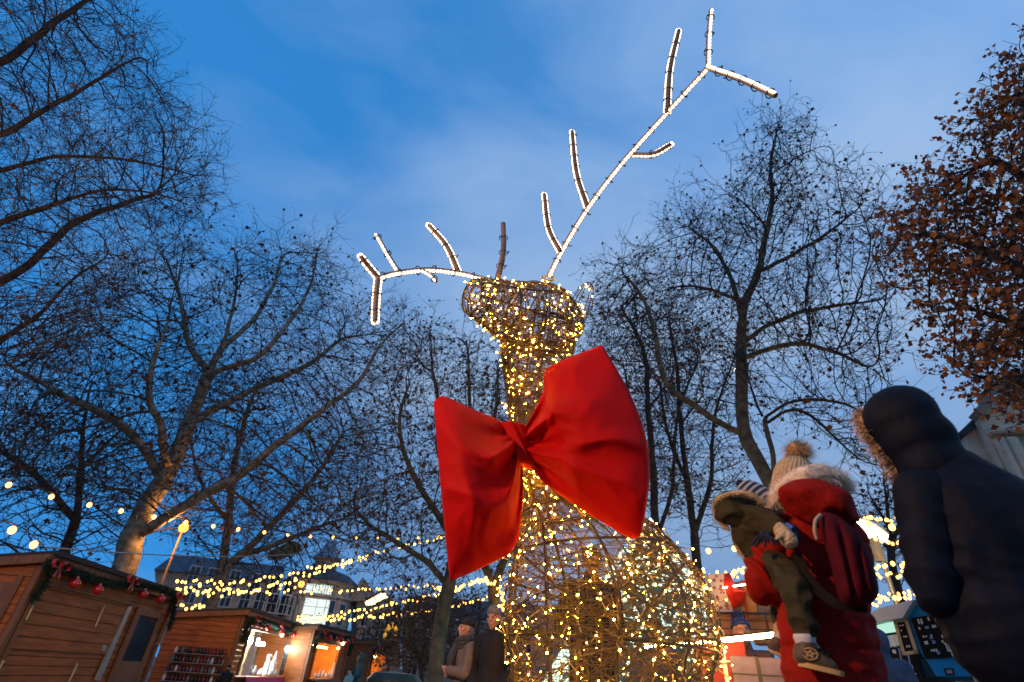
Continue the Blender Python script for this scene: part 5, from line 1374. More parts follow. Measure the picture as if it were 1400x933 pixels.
    if scarf:
        m = MB()
        for k in range(3):
            m.tube([V((.10+.012*k)*cos(a), .01+(.09+.012*k)*sin(a), 1.43+.035*k+.012*sin(2*a+k)) for a in [2*pi*i/20 for i in range(20)]], .036*s, 8, closed=True)
        m.tube([V(.02, .12, 1.44), V(.05, .17, 1.3), V(.06, .17, 1.12)], [.05*s, .06*s, .05*s], 8)
        m.build('scarf', scarf, root, local=True, smooth=True)
    return root
BLACKC = mat('black_wool', (.007, .0065, .0065), .85, .3, 20, sheen=.0, bump=.2, bscale=120); GREYK = mat('grey_knit', (.16, .155, .15), .9, .2, 40, bump=.4, bscale=150)
DKK = mat('dark_knit', (.018, .017, .017), .9, .3, 40, bump=.4, bscale=150); SCARFG = mat('scarf_grey', (.05, .055, .06), .9, .25, 30, bump=.4, bscale=110); BEIGEC = mat('beige_wool', (.15, .115, .09), .85, .2, 20, bump=.25, bscale=100)
DENIM = mat('dark_denim', (.02, .025, .04), .8, .3, 20); TEALC = mat('teal_coat', (.03, .10, .10), .7, .3, 10); LBLUE = mat('pale_blue_coat', (.16, .34, .42), .7, .2, 8); NAVYK = mat('navy_knit', (.015, .05, .16), .9, .3, 40, bump=.4, bscale=150); GREYB = mat('grey_blue_jacket', (.05, .08, .13), .9, .25, 9); BROWNC = mat('brown_coat', (.12, .06, .03), .8, .25, 12)
def foot(px, py, d): p = A(px, py, d); return Vector((p.x, p.y, 0))
def hgt(px, py, d): return A(px, py, d).z
def facing(p, tx, ty): return atan2(-(tx-p.x), ty-p.y)      # rotation so that +y looks at (tx, ty)
# couple left of the sculpture
f = foot(672, 930, 6.6); standing('man in black coat and grey beanie standing beside the wire body', f, hgt(665, 823, 6.6)/1.02, facing(f, f.x-2.4, f.y-3.2), BLACKC, DENIM, GREYK, arms='pockets', pitch=-.12, yaw=.15, voxel=.017, coat_len=.75)
f = foot(634, 930, 7.0); standing('woman with dark hat, thick grey scarf and pale coat beside the man in black', f, hgt(641, 841, 7.0)/1.02, facing(f, f.x-4, f.y-1.2), BEIGEC, DENIM, DKK, scarf=SCARFG, arms='fold', yaw=.1, pitch=.1, voxel=.017, coat_len=.8)
# people by the huts
f = foot(489, 925, 16); standing('hooded figure in teal coat at the orange stall', f, hgt(488, 891, 16)/1.03, facing(f, f.x-3, f.y-.5), TEALC, DENIM, None, hood=True, arms='up', coat_len=.8)
f = foot(477, 930, 15.4); standing('short figure in pale blue jacket and dark hat beside the hooded teal figure', f, hgt(480, 911, 15.4)/1.03, facing(f, f.x-3, f.y+1), LBLUE, DENIM, DKK, arms='fold')
f = foot(308, 930, 16); standing('customer in dark hat at the bright white stall', f, hgt(317, 908, 16)/1.02, facing(f, f.x-3, f.y+2), BLACKC, DENIM, DKK, arms='fold')
f = foot(523, 925, 20); standing('seller standing at the opening of the farthest hut', f, hgt(524, 906, 20)/1.02, facing(f, f.x+3, f.y-1), BEIGEC, DENIM, None, arms='down')
# people seen through / beside the sculpture
f = foot(812, 930, 7.2); standing('dark figure standing behind the wire body of the sculpture', f, hgt(795, 744, 7.2)/1.02, facing(f, f.x+1, f.y-4), BLACKC, DENIM, DKK, arms='pockets', voxel=.02)
f = foot(900, 940, 6.6); standing('person in grey blue jacket low behind the wire body', f, hgt(872, 842, 6.6)/1.02, facing(f, f.x, f.y-3), GREYB, DENIM, DKK, arms='down', voxel=.02)
f = foot(1024, 930, 5.7); standing('person in blue bobble hat in front of the kraft paper presents', f, hgt(1022, 829, 5.7)/1.06, facing(f, f.x-.5, f.y-3), BROWNC, DENIM, NAVYK, hat='bobble', arms='down', pitch=.25, voxel=.02)
f = foot(1216, 935, 8.0); standing('person in grey blue hooded jacket at the food truck', f, hgt(1212, 858, 8.0)/1.02, facing(f, f.x+1, f.y+5), GREYB, DENIM, None, hood=True, arms='down', voxel=.02)
f = foot(1192, 880, 13.6)

# ------------------------------------------------------------------ woman in the red coat
REDC = mat('red_quilted', (.27, .009, .004), .75, .15, 10, bump=.55, bscale=16, sheen=.0, spec=.10); BAGM = mat('burgundy_canvas', (.075, .004, .009), .8, .2, 20, bump=.2, bscale=200, spec=.1); BLKS = mat('black_strap', (.012, .008, .006), .8, .2, 20, spec=.1); TANP = mat('tan_piping', (.50, .34, .20), .7, .1, 10)
KNITB = mat('beige_knit', (.52, .36, .20), .9, .12, 60, bump=.5, bscale=140); FURB = mat('brown_fur', (.36, .19, .075), .8, .35, 30, hue2=(.50, .28, .12)); FURW = mat('pale_fur', (.80, .62, .45), .8, .25, 30)
dW = 2.25
def W_(x, y, o=0): return A(x, y, dW+o)
woman = empty('person', (W_(1140, 930).x, W_(1140, 930).y, 0)); tag(woman, 'woman in long red quilted coat with burgundy backpack carrying a child', 'person')
px1 = PXM(W_(1130, 780))
def r_(px): return px*px1
ax0 = Vector((W_(1142, 930).x, W_(1142, 930).y, 0))
def col(z, dx=0): return Vector((ax0.x+dx, ax0.y, z))
hipz = W_(1140, 905).z; 
nohide = []
bp = [('c', W_(1120, 720), r_(26), W_(1095, 672), r_(20)), ('c', W_(1128, 900), r_(30), W_(1118, 755), r_(30)), ('c', W_(1068, 740), r_(16), W_(1155, 745), r_(16)), ('c', W_(1050, 740, -.02), r_(17), W_(1040, 795, -.02), r_(15)), ('c', W_(1040, 795, -.02), r_(14), W_(1074, 826, .05), r_(9)), ('c', W_(1155, 750), r_(16), W_(1164, 825, .2), r_(13)), ('c', W_(1164, 825, .2), r_(13), W_(1110, 830, .45), r_(10))]
fw = (Vector((-.6, 1, 0))).normalized(); yawW = atan2(-fw.x, fw.y)
hp, q, R = head_parts(W_(1084, 676), .78, yawW, .05); bp += hp
for sg in (-1, 1):
    c0 = ax0+Vector((.09*sg, 0, 0)); bp += [('c', Vector((c0.x, c0.y, .95)), .09, Vector((c0.x, c0.y, .5)), .06), ('c', Vector((c0.x, c0.y, .5)), .06, Vector((c0.x, c0.y, .09)), .045), ('c', Vector((c0.x, c0.y, .05)), .045, Vector((c0.x-.08, c0.y+.13, .04)), .04)]
def to_local(parts, l):
    out = []
    for p in parts:
        if p[0] == 'c': out.append(('c', Vector(p[1])-l, p[2], Vector(p[3])-l, *p[4:]))
        else: out.append(('e', Vector(p[1])-l, *p[2:]))
    return out
lw = woman.location.copy()
mesh_obj('body', blob(to_local(bp, lw), .014, 3), SKINM, woman)
# glove hand cupped under the child's thigh
GLV = mat('dark_glove', (.035, .015, .010), .7, .2, 20)
gh = [('c', W_(1066, 823, .03), r_(9), W_(1080, 829, .06), r_(8))]
for k in range(4): gh += [('c', W_(1082+k*1.0, 822+k*4, .05), r_(3.4), W_(1090+k, 819+k*4.2, .0), r_(3.2)), ('c', W_(1090+k, 819+k*4.2, .0), r_(3.2), W_(1093+k, 816+k*4, -.04), r_(2.8))]
gh += [('c', W_(1072, 820, .0), r_(4), W_(1078, 811, -.03), r_(3.2))]
mesh_obj('glove', blob(to_local(gh, lw), .006, 2), GLV, woman)
def quilt(amp, zs, gap):
    wr = wrinkle(.008, 8, (1, 1, 1.6), .3)
    def f(co):
        z = (co.z-zs)/gap+.10*noise.noise(Vector((co.x*3, co.y*3, co.z*1.5))); d = abs(z-round(z))
        return wr(co)-amp*1.5*exp(-(d/.045)**2)+amp*.5*(1-(2*d-1)**2)
    return f
cp = [('c', W_(1121, 760), r_(56), W_(1126, 835), r_(58), .8), ('c', W_(1126, 835), r_(58), W_(1140, 930), r_(60), .85), ('c', W_(1140, 930), r_(60), col(.52), .24, .85),
      ('c', W_(1072, 735), r_(32), W_(1150, 742), r_(36)), ('c', W_(1100, 725), r_(40), W_(1120, 700), r_(34)),
      ('c', W_(1160, 750), r_(28), W_(1166, 830, .2), r_(22)), ('c', W_(1166, 830, .2), r_(22), W_(1110, 838, .42), r_(18))]
mesh_obj('coat', blob(to_local(cp, lw), .008, 10, quilt(.0045, .1, .105)), REDC, woman)
# left sleeve, with bunched creases along the forearm
def sleeve_wr(co):
    p = co+lw; a = (p-W_(1062, 730)).length
    return .013*(1-abs(sin(a*52+5*noise.noise(p*5)))*1.6)*min(1, max(0, (a-.05)*7))+.008*noise.noise(p*11)
sl_ = [('c', W_(1066, 730, -.02), r_(31), W_(1046, 785, -.06), r_(27)), ('c', W_(1046, 785, -.06), r_(27), W_(1050, 800, -.05), r_(26)), ('c', W_(1050, 798, -.05), r_(26), W_(1072, 822, .02), r_(14))]
mesh_obj('sleeve', blob(to_local(sl_, lw), .007, 6, sleeve_wr), REDC, woman)
# hood lying on the back
hd = [('e', W_(1118, 688, -.10), (r_(50), r_(34), r_(28)), Matrix.Rotation(.35, 3, 'Y')), ('e', W_(1136, 690, -.10), (r_(34), r_(32), r_(24))), ('e', W_(1105, 690, -.02), (r_(42), r_(30), r_(30)))]
mesh_obj('hood', blob(to_local(hd, lw), .007, 7, wrinkle(.018, 7, (1, 1, 1.2), .3)), REDC, woman)
m = MB(); arc = spline([W_(1058, 702, -.02), W_(1062, 686, -.05), W_(1076, 668, -.10), W_(1100, 654, -.13), W_(1124, 650, -.10), W_(1143, 656, -.06), W_(1153, 670, -.02)], 12)
m.tube([p-lw for p in arc], [r_(6+10*sin(pi*i/(len(arc)-1))**.6) for i in range(len(arc))], 8)
pn = []
for i, p in enumerate(arc):
    tn = (arc[min(i+1, len(arc)-1)]-arc[max(i-1, 0)]).normalized(); o = tn.orthogonal().normalized(); u = tn.cross(o)
    for k in range(8):
        a = k*pi/4; d = o*cos(a)+u*sin(a); pn.append((p-lw+d*r_(7), d))
fur(m, pn, 7000, r_(15), .0016, .1)
m.build('fur_trim', FURW, woman, local=True)
# ribbed knit hat
c = W_(1084, 660); top = W_(1090, 630, -.02); axh = (W_(1092, 620)-W_(1082, 690)).normalized()
Xh = axh.orthogonal().normalized(); Yh = axh.cross(Xh); vs = []; fs = []; nT, nA = 26, 132
base = W_(1083, 684); hh = (W_(1091, 626)-base).length
for i in range(nT+1):
    t = i/nT
    rr = r_(30.5)*(1.0-.06*t) if t < .45 else r_(30.5)*(.973)*sqrt(max(.02, 1-((t-.45)/.58)**2.2))
    for j in range(nA):
        a = 2*pi*j/nA; rib = 1+.045*cos(a*33)*(1 if t < .97 else 0)
        vs.append(base+axh*hh*t+(Xh*cos(a)+Yh*sin(a))*rr*rib-lw)
for i in range(nT):
    for j in range(nA): fs.append((i*nA+j, i*nA+(j+1) % nA, (i+1)*nA+(j+1) % nA, (i+1)*nA+j))
fs.append(tuple(nT*nA+j for j in range(nA)))
m = MB(); m.add(vs, fs); hat = m.build('knit_hat', KNITB, woman, local=True, smooth=True)
m = MB(); c = W_(1091, 617); m.ico(c-lw, r_(15), 3)
fur(m, [(c-lw, Vector((random.gauss(0, 1), random.gauss(0, 1), random.gauss(0, 1))).normalized()) for _ in range(400)], 3600, r_(23), .0014, .0)
m.build('fur_bobble', FURB, hat, local=True)
# backpack
BX = (W_(1175, 770)-W_(1150, 770)).normalized(); BZ = (W_(1148, 715)-W_(1176, 830)).normalized(); BY = BX.cross(BZ).normalized()
if BY.dot(CAM-W_(1160, 770)) < 0: BY = -BY
vs = []; fs = []; n1, n2 = 26, 20
outl = [(1117, 708), (1126, 700), (1146, 706), (1166, 722), (1180, 740), (1192, 768), (1201, 800), (1199, 818), (1186, 827), (1170, 832), (1152, 826), (1143, 806), (1135, 770), (1124, 735)]
O = spline2(outl+[outl[0]]); cx, cy = 1160, 772
k = len(O)-1
for face in (0, 1):
    for i in range(12):
        t = i/11
        for (x, y) in O[:-1]:
            xx = cx+(x-cx)*(1-t); yy = cy+(y-cy)*(1-t)
            bulge = .085*sqrt(1-(1-t)**2.6)+.010*noise.noise(Vector((xx*.05, yy*.03, 3)))*min(1, 4*t)-.018*exp(-((xx-1148-(yy-720)*.22)/3.5)**2)*min(1, 3*t)-.014*exp(-((xx-1176-(yy-760)*.2)/3)**2)*min(1, 3*t)
            vs.append(W_(xx, yy, (-.20-bulge) if face == 0 else (-.20+bulge*.8)))
for face in (0, 1):
    for i in range(11):
        for j in range(k):
            a = face*12*k+i*k+j; b = face*12*k+i*k+(j+1) % k; fs.append((a, b, b+k, a+k) if face == 0 else (a, a+k, b+k, b))
m = MB(); m.add(vs, fs); bag = m.build('backpack', BAGM, woman, smooth=True)
m = MB(); m.tube(spline([W_(1122, 704, -.24), W_(1115, 712, -.27), W_(1114, 726, -.27), W_(1117, 738, -.26)], 6), r_(2.2), 6); m.build('piping', TANP, bag, smooth=True)
def strap(mb, pts, w):
    P = spline(pts, 8)
    for i in range(len(P)-1):
        a, b = P[i], P[i+1]; t = (b-a).normalized(); v = (CAM-a).normalized(); s = t.cross(v).normalized()*w; q = t.cross(s).normalized()*.006
        mb.add([a-s, a+s, b+s, b-s, a-s+q, a+s+q, b+s+q, b-s+q], [(0, 1, 2, 3), (7, 6, 5, 4), (0, 4, 5, 1), (1, 5, 6, 2), (2, 6, 7, 3), (3, 7, 4, 0)])
m = MB(); strap(m, [W_(1120, 706, -.16), W_(1104, 694, -.15), W_(1090, 696, -.10), W_(1078, 716, -.05)], r_(7)); m.build('shoulder_strap', BAGM, bag)
m = MB(); strap(m, [W_(1088, 757, -.17), W_(1105, 790, -.19), W_(1128, 815, -.20), W_(1146, 826, -.21), W_(1185, 830, -.20)], r_(6)); m.build('lower_strap', BLKS, bag)

# ------------------------------------------------------------------ child on her arm
OLIVE = mat('olive_jacket', (.040, .029, .011), .75, .2, 12, bump=.55, bscale=24, spec=.14); OLT = mat('olive_trousers', (.046, .036, .016), .75, .2, 12, bump=.55, bscale=24, spec=.14)
CREAMF = mat('cream_fleece', (.60, .42, .22), .95, .15, 60, bump=.8, bscale=90); BLUEP = mat('blue_cuff', (.02, .10, .40), .6, .2, 10); SOCK = mat('white_sock', (.60, .52, .48), .9, .08, 30); BOOT = mat('brown_leather', (.085, .045, .018), .6, .3, 20, bump=.3, bscale=60); SOLE = mat('tan_sole', (.50, .30, .10), .7, .15, 10); NAVY = mat('navy_wool', (.012, .014, .03), .9, .2, 30); FURC = mat('teddy_trim', (.58, .40, .21), .9, .3, 40)
dC2 = 2.22
def K_(x, y, o=0): return A(x, y, dC2+o)
child = empty('person', K_(1052, 775)); tag(child, 'small child in olive jacket and striped bobble hat carried on the woman\'s arm', 'person'); lc = child.location.copy()
bp = [('c', K_(1025, 700), r_(14), K_(1038, 748), r_(17)), ('c', K_(1030, 704), r_(10), K_(1058, 718, -.1), r_(8)), ('c', K_(1058, 718, -.1), r_(8), K_(1076, 734, -.16), r_(8)), ('c', K_(1048, 762, -.02), r_(13), K_(1082, 800, -.14), r_(12)), ('c', K_(1082, 800, -.14), r_(12), K_(1104, 874, -.15), r_(8)), ('c', K_(1104, 880, -.15), r_(8), K_(1135, 908, -.14), r_(6)), ('c', K_(1048, 770, .05), r_(12), K_(1068, 825, .06), r_(10)), ('c', K_(1068, 825, .06), r_(10), K_(1064, 880, .06), r_(7))]
hp, q, R = head_parts(K_(1036, 691, .03), .58, yawW-.4, .0); bp += hp
mesh_obj('body', blob(to_local(bp, lc), .010, 3), SKINM, child)
jk = [('c', K_(1022, 704), r_(28), K_(1032, 740), r_(29)), ('c', K_(1032, 742), r_(28), K_(1042, 760), r_(26)), ('c', K_(1026, 706, -.05), r_(20), K_(1056, 717, -.12), r_(15)), ('c', K_(1056, 717, -.12), r_(15), K_(1067, 724, -.15), r_(12))]
mesh_obj('jacket', blob(to_local(jk, lc), .0065, 7, wrinkle(.014, 11, (1.3, 1, 1), .35)), OLIVE, child)
hdk = [('e', K_(1010, 701, -.02), (r_(38), r_(28), r_(29)), Matrix.Rotation(.3, 3, 'Y')), ('e', K_(999, 695, -.01), (r_(23), r_(24), r_(21)), Matrix.Rotation(.2, 3, 'Y')), ('e', K_(1025, 690, .0), (r_(24), r_(22), r_(18)), Matrix.Rotation(.3, 3, 'Y'))]
mesh_obj('hood', blob(to_local(hdk, lc), .0065, 7, wrinkle(.014, 9, (1, 1, 1.3), .3)), OLIVE, child)
m = MB(); rim = spline([K_(996, 724, -.03), K_(983, 712, -.03), K_(977, 697, -.04), K_(980, 684, -.06), K_(993, 677, -.09), K_(1012, 674, -.12), K_(1030, 678, -.13), K_(1046, 689, -.12)], 10)
m.tube([p-lc for p in rim], r_(3.4), 6); fur(m, [(p-lc, Vector((random.gauss(0, 1), random.gauss(0, 1), random.gauss(0, 1))).normalized()) for p in rim for _ in range(6)], 2200, r_(6.5), .0013, 0)
m.build('hood_trim', FURC, child, local=True)
m = MB(); rim = spline([K_(1006, 727, -.01), K_(1005, 740, -.02), K_(1012, 756, -.03), K_(1024, 770, -.04)], 8)
fur(m, [(p-lc, Vector((random.gauss(0, 1), random.gauss(0, 1), random.gauss(0, 1))).normalized()) for p in rim for _ in range(6)], 500, r_(5), .0012, 0); m.tube([p-lc for p in rim], r_(2), 6); m.build('hem_trim', FURC, child, local=True)
# striped hat: alternating bands are the knit itself
hm = bpy.data.materials.new('striped_knit'); hm.use_nodes = True; nt = hm.node_tree; b = nt.nodes['Principled BSDF']; b.inputs['Roughness'].default_value = .9
tcn = nt.nodes.new('ShaderNodeTexCoord'); mpn = nt.nodes.new('ShaderNodeMapping'); wv = nt.nodes.new('ShaderNodeTexWave'); wv.bands_direction = 'Z'; wv.inputs['Scale'].default_value = 14; wv.inputs['Distortion'].default_value = .6; wv.inputs['Detail'].default_value = 1
crn = nt.nodes.new('ShaderNodeValToRGB'); crn.color_ramp.elements[0].position = .56; crn.color_ramp.elements[0].color = (.012, .013, .022, 1); crn.color_ramp.elements[1].position = .66; crn.color_ramp.elements[1].color = (.32, .33, .36, 1)
nt.links.new(tcn.outputs['Object'], mpn.inputs['Vector']); nt.links.new(mpn.outputs['Vector'], wv.inputs['Vector']); nt.links.new(wv.outputs['Fac'], crn.inputs['Fac']); nt.links.new(crn.outputs['Color'], b.inputs['Base Color'])
hb, ht = K_(1044, 690, .02), K_(1012, 662, .02); axc = (ht-hb).normalized(); ln = (ht-hb).length
Xh = axc.orthogonal().normalized(); Yh = axc.cross(Xh); vs = []; fs = []; nA = 40
for i in range(15):
    t = i/14; rr = r_(23)*sqrt(max(.03, 1-(t**2.4)*.93))
    for j in range(nA): a = 2*pi*j/nA; vs.append(Vector((rr*cos(a), rr*sin(a), ln*t)))
for i in range(14):
    for j in range(nA): fs.append((i*nA+j, i*nA+(j+1) % nA, (i+1)*nA+(j+1) % nA, (i+1)*nA+j))
fs.append(tuple(14*nA+j for j in range(nA)))
m = MB(); m.add(vs, fs); ho = m.build('striped_hat', hm, child, local=True, smooth=True); Mx = Matrix((Xh, Yh, axc)).transposed().to_4x4(); Mx.translation = hb-lc; ho.matrix_local = Mx
m = MB(); m.ico((0, 0, ln), r_(5.5), 2); fur(m, [(Vector((0, 0, ln)), Vector((random.gauss(0, 1), random.gauss(0, 1), random.gauss(0, 1))).normalized()) for _ in range(100)], 500, r_(9), .0014, 0); m.build('bobble', NAVY, ho, local=True)
# mitten, cuff, dangling navy fringe
mt_ = [('c', K_(1065, 722, -.16), r_(10), K_(1079, 739, -.18), r_(11)), ('c', K_(1070, 733, -.20), r_(4), K_(1063, 736, -.21), r_(3.4))]
mesh_obj('mitten', blob(to_local(mt_, lc), .005, 3, wrinkle(.0012, 60)), CREAMF, child)
m = MB(); a = K_(1079, 719, -.15); b = K_(1090, 742, -.16); m.tube([p-lc for p in spline([a, a.lerp(b, .3), b], 4)], [r_(4), r_(8), r_(9), r_(9), r_(9), r_(8), r_(8), r_(7), r_(3)], 10); m.build('spare_glove', NAVY, child, local=True, smooth=True)
m = MB(); m.tube([K_(1076, 717, -.17)-lc, K_(1084, 723, -.18)-lc], r_(3), 8); m.build('blue_cuff', BLUEP, child, local=True)
m = MB(); c0 = K_(1043, 731, -.16)
for k in range(9):
    e = K_(1028+k*4.6, 744+5*sin(k*1.9), -.17); m.tube([p-lc for p in spline([c0, (c0+e)/2+Vector((0, -.01, .006)), e], 4)], [r_(1.8)]*8+[r_(1.0)], 5)
m.ico(c0-lc, r_(5), 2); m.tube([K_(1043, 731, -.16)-lc, K_(1066, 727, -.15)-lc], r_(3.5), 6)
m.build('scarf_fringe', NAVY, child, local=True)
# legs
tw = wrinkle(.014, 10, (1, 1, 1.5), .35)
lg = [('c', K_(1062, 768, -.06), r_(20), K_(1084, 802, -.14), r_(20)), ('c', K_(1084, 802, -.14), r_(20), K_(1099, 853, -.155), r_(16)), ('c', K_(1099, 853, -.155), r_(16), K_(1100, 862, -.155), r_(14)), ('c', K_(1050, 765, .02), r_(18), K_(1066, 822, .06), r_(15)), ('c', K_(1066, 822, .06), r_(15), K_(1067, 848, .06), r_(10))]
mesh_obj('trousers', blob(to_local(lg, lc), .0065, 7, tw), OLT, child)
m = MB(); m.tube([p-lc for p in [K_(1099, 868, -.155), K_(1100, 873, -.155), K_(1101, 878, -.155), K_(1102, 885, -.155)]], [r_(12), r_(12.5), r_(11.5), r_(11)], 14); m.build('sock', SOCK, child, local=True, smooth=True)
m = MB(); m.tube([p-lc for p in [K_(1067, 852, .06), K_(1066, 868, .06), K_(1065, 878, .06)]], [r_(7.5), r_(7.5), r_(8)], 12); m.build('sock', SOCK, child, local=True, smooth=True)
def boot(an, heel, toe, o, s, emb):
    up = (an-heel).normalized(); fwd = (toe-heel).normalized()
    b = [('c', an, r_(12.5*s), heel+up*r_(9*s), r_(13*s)), ('c', heel+up*r_(8*s), r_(12*s), heel.lerp(toe, .55)+up*r_(7*s), r_(10.5*s)), ('c', heel.lerp(toe, .55)+up*r_(7*s), r_(10.5*s), toe+up*r_(4*s)-fwd*r_(8*s), r_(8*s))]
    ob = mesh_obj('boot', blob(to_local(b, lc), .006, 2, wrinkle(.002, 30)), BOOT, child)
    sd = up.cross(fwd).normalized(); m = MB(); n = 22; vs = []
    for z in (-3.0, 2.2):
        for i in range(n):
            a = 2*pi*i/n; l = cos(a); w = sin(a)
            wid = 10.5*s*(1-.12*l)*(abs(w)**.7)*(1 if w > 0 else -1)
            vs.append(heel.lerp(toe, .5)+fwd*((toe-heel).length*.5+r_(6*s))*l+sd*r_(wid)+up*r_(z*s)-lc)
    m.add(vs, [tuple(range(n-1, -1, -1)), tuple(range(n, 2*n))]+[(i, (i+1) % n, n+(i+1) % n, n+i) for i in range(n)])
    m.build('sole', SOLE, ob, local=True)
    m = MB(); stp = heel.lerp(toe, .52)+up*r_(17*s)
    for k in range(3):
        c = an.lerp(heel.lerp(toe, .5)+up*r_(15*s), .35+.28*k)+fwd*r_(7*s)
        m.tube([c-sd*r_(8*s)-lc, c+fwd*r_(4*s)+up*r_(2*s)-lc, c+sd*r_(8*s)-lc], r_(2.0*s), 6)
    m.build('boot_strap', BLKS, ob, local=True)
    if emb:
        side = sd if sd.dot(CAM-heel) > 0 else -sd
        c = heel+up*r_(12*s)+fwd*r_(6*s)+side*r_(13.2*s); m = MB(); X = fwd; Z = up
        m.tube([c+X*r_(7.5*cos(a))+Z*r_(6*sin(a))-side*r_(1.2*abs(cos(a)))-lc for a in [2*pi*i/24 for i in range(24)]], r_(.7), 5, closed=True)
        st = [c+X*r_(6*cos(pi/2+2*pi*i*2/5))+Z*r_(4.8*sin(pi/2+2*pi*i*2/5))-lc for i in range(5)]
        for i in range(5): m.tube([st[i], st[(i+1) % 5]], r_(.6), 5)
        m.build('star_emblem', SOLE, ob, local=True)
boot(K_(1102, 884, -.155), K_(1099, 909, -.155), K_(1146, 920, -.16), 0, 1.0, True)
boot(K_(1064, 880, .06), K_(1056, 890, .06), K_(1082, 905, .06), 0, .8, False)

# ------------------------------------------------------------------ hooded man at the right edge
NAVYJ = mat('navy_parka', (.0022, .0042, .011), .7, .25, 14, bump=.5, bscale=11, spec=.14); NAVYL = mat('navy_sleeve', (.0045, .006, .010), .5, .25, 14, bump=.2, bscale=80, spec=.5)
dM = 1.9
def M_(x, y, o=0): return A(x, y, dM+o)
pm = PXM(M_(1290, 700)); q_ = lambda px: px*pm
man = empty('person', (M_(1345, 930).x, M_(1345, 930).y, 0)); tag(man, 'man in dark navy parka with fur-edged hood pulled up, seen from behind', 'person'); lm = man.location.copy()
yawM = .75
bp = [('c', M_(1275, 640), q_(28), M_(1245, 600), q_(28)), ('c', M_(1380, 850), q_(40), M_(1320, 700), q_(42)), ('c', M_(1275, 680), q_(24), M_(1390, 740), q_(28)), ('c', M_(1270, 685, -.02), q_(22), M_(1280, 800, -.02), q_(18)), ('c', M_(1280, 800, -.02), q_(18), M_(1308, 850, .08), q_(14))]
hp, q, R = head_parts(M_(1240, 592), .84, yawM, -.5); bp += hp
for sg in (-1, 1):
    c0 = lm+Vector((.12+.10*sg, .08, 0)); bp += [('c', Vector((c0.x, c0.y, .84)), .08, Vector((c0.x, c0.y, .5)), .06), ('c', Vector((c0.x, c0.y, .5)), .06, Vector((c0.x, c0.y, .09)), .045), ('c', Vector((c0.x, c0.y, .05)), .045, Vector((c0.x-.08, c0.y+.13, .04)), .04)]
mesh_obj('body', blob(to_local(bp, lm), .015, 3), SKINM, man)
el = M_(1279, 788, -.05)
def parka_wr(co):
    p = co+lm
    w = .010*noise.noise(Vector((p.x*5, p.y*5, p.z*3)))+.006*(1-abs(noise.noise(Vector((p.x*9, p.y*9, p.z*6)))*2.3))
    dl = (p-el).length                        # creases bunch up at the elbow and down the forearm
    if dl < .30: w += .007*(1-dl/.30)*(1-abs(sin(p.z*46+5*noise.noise(p*6)+p.x*22))*1.7)
    for (q0, q1, g) in SEAMS:                 # sewn seams
        d = q1-q0; t = max(0, min(1, (p-q0).dot(d)/d.length_squared)); dd = (p-q0-d*t).length
        w -= .007*exp(-(dd/.009)**2)
    return w
def ms(x, y): return M_(x, y, -.20)
SEAMS = []
for pl_ in [[(1262, 642), (1290, 668), (1302, 705), (1304, 750), (1298, 790)], [(1288, 655), (1320, 664), (1360, 684), (1398, 712), (1440, 740)], [(1352, 680), (1362, 740), (1372, 800), (1378, 860)]]:
    q_s = spline([ms(*p) for p in pl_], 5)
    for a_, b_ in zip(q_s, q_s[1:]): SEAMS.append((a_, b_, 1))
ck = [('c', M_(1334, 715), q_(76), M_(1378, 832), q_(76), .85), ('c', M_(1276, 672), q_(33), M_(1400, 735), q_(50)), ('c', M_(1305, 668, .02), q_(52), M_(1395, 740, .03), q_(68)), ('c', M_(1378, 835), q_(78), M_(1394, 866), q_(76), .9),]
mesh_obj('parka', blob(to_local(ck, lm), .0085, 12, parka_wr), NAVYJ, man)
def arm_wr(co):
    p = co+lm; dl = (p-el).length
    w = .006*noise.noise(Vector((p.x*6, p.y*6, p.z*3)))
    if dl < .26: w += .0085*(1-dl/.26)*(1-abs(sin(p.z*40+p.x*24+3*noise.noise(p*5)))*1.7)
    return w
sp = [('c', M_(1262, 676, -.07), q_(35), M_(1277, 795, -.10), q_(31)), ('c', M_(1277, 795, -.10), q_(31), M_(1284, 812, -.09), q_(29)), ('c', M_(1283, 810, -.09), q_(28), M_(1310, 840, -.04), q_(21))]
mesh_obj('sleeve', blob(to_local(sp, lm), .007, 10, arm_wr), NAVYJ, man)
m = MB(); c0 = M_(1306, 834, -.02); c1 = M_(1318, 850, -.02); m.tube([c0-lm, c0.lerp(c1, .5)-lm, c1-lm], [q_(22), q_(23), q_(21)], 16); m.build('cuff', NAVYL, man, local=True, smooth=True)
gl = [('c', M_(1318, 850, -.01), q_(14), M_(1330, 858, .02), q_(13))]
for k in range(4): gl.append(('c', M_(1330, 852+k*4, .0-.01*k), q_(4.5), M_(1341, 857+k*4, .03-.01*k), q_(4)))
gl.append(('c', M_(1322, 846, -.05), q_(5), M_(1334, 846, -.03), q_(4)))
mesh_obj('glove', blob(to_local(gl, lm), .006, 2), BLACKC, man)
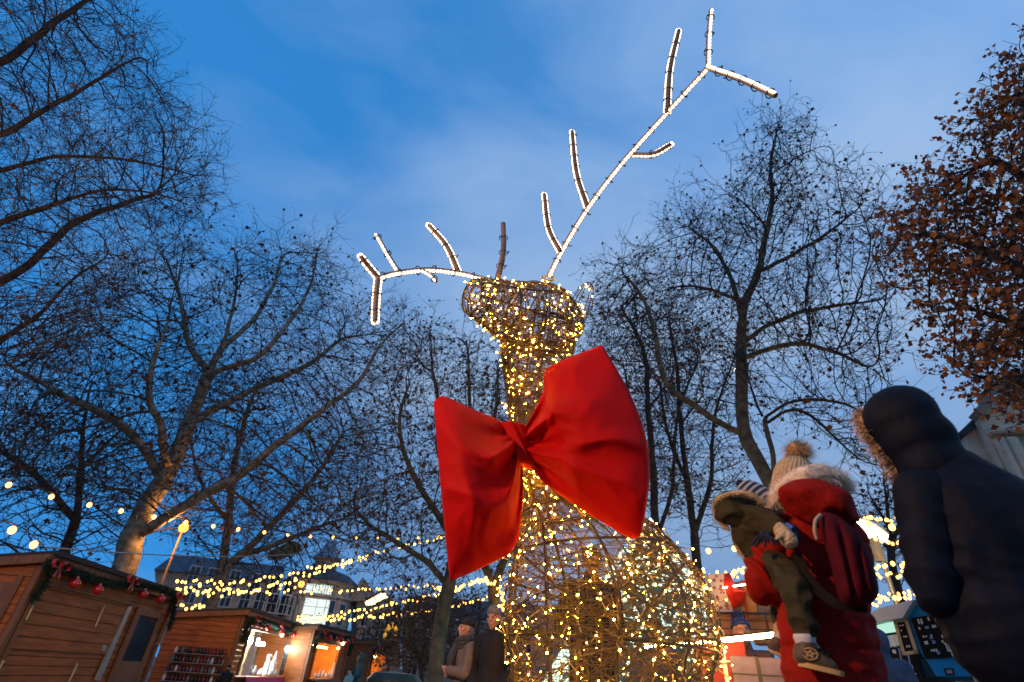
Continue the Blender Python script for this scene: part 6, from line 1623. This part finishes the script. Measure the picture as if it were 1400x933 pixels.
# hood: a shell open towards the face
hc = M_(1240, 585); 
hdm = [('e', M_(1231, 574), (q_(48), q_(54), q_(54)), Matrix.Rotation(.5, 3, 'Y')), ('e', M_(1228, 562), (q_(36), q_(40), q_(38))), ('e', M_(1252, 600, .0), (q_(50), q_(50), q_(48))), ('c', M_(1255, 605), q_(40), M_(1278, 640), q_(46))]
me = blob(to_local(hdm, lm), .008, 10, wrinkle(.004, 7, (1.2, 1, .5)))
fd = (M_(1165, 622, .10)-M_(1236, 580)).normalized()
oc = M_(1199, 600, .0)-lm
bm = bmesh.new(); bm.from_mesh(me)
bmesh.ops.delete(bm, geom=[v for v in bm.verts if (v.co-oc).dot(fd) > 0 and (v.co-oc).length < .3], context='VERTS'); bm.to_mesh(me)
edge = [v.co.copy()+lm for v in bm.verts if v.is_boundary]; bm.free()
mesh_obj('hood', me, NAVYJ, man)
m = MB(); pn = []
if edge:
    ec = sum(edge, Vector())/len(edge)
    for p in edge: pn.append((p-lm, ((p-ec).normalized()*.5+fd*.9+Vector((0, 0, -.2))).normalized()))
    for p in edge[::1]: m.ico(p-lm, q_(3.5), 1)
    fur(m, pn, 5200, q_(16), .0014, .1)
m.build('fur_trim', FURB, man, local=True)
tr_ = []
for sg in (-1, 1):
    c0 = lm+Vector((.12+.10*sg, .08, 0)); tr_ += [('c', Vector((c0.x, c0.y, .84)), .11, Vector((c0.x, c0.y, .5)), .09), ('c', Vector((c0.x, c0.y, .5)), .09, Vector((c0.x, c0.y, .12)), .07)]
mesh_obj('trousers', blob(to_local(tr_, lm), .02, 3), BLACKC, man)
bt_ = []
for sg in (-1, 1):
    c0 = lm+Vector((.12+.10*sg, .08, 0)); bt_ += [('c', Vector((c0.x, c0.y, .06)), .06, Vector((c0.x-.09, c0.y+.15, .05)), .05)]
mesh_obj('boots', blob(to_local(bt_, lm), .02, 3), IRON, man)
bt_ = []
for sg in (-1, 1):
    c0 = ax0+Vector((.09*sg, 0, 0)); bt_ += [('c', Vector((c0.x, c0.y, .06)), .055, Vector((c0.x-.08, c0.y+.14, .045)), .05), ('c', Vector((c0.x, c0.y, .06)), .055, Vector((c0.x, c0.y, .34)), .062)]
mesh_obj('boots', blob(to_local(bt_, lw), .02, 3), IRON, woman)
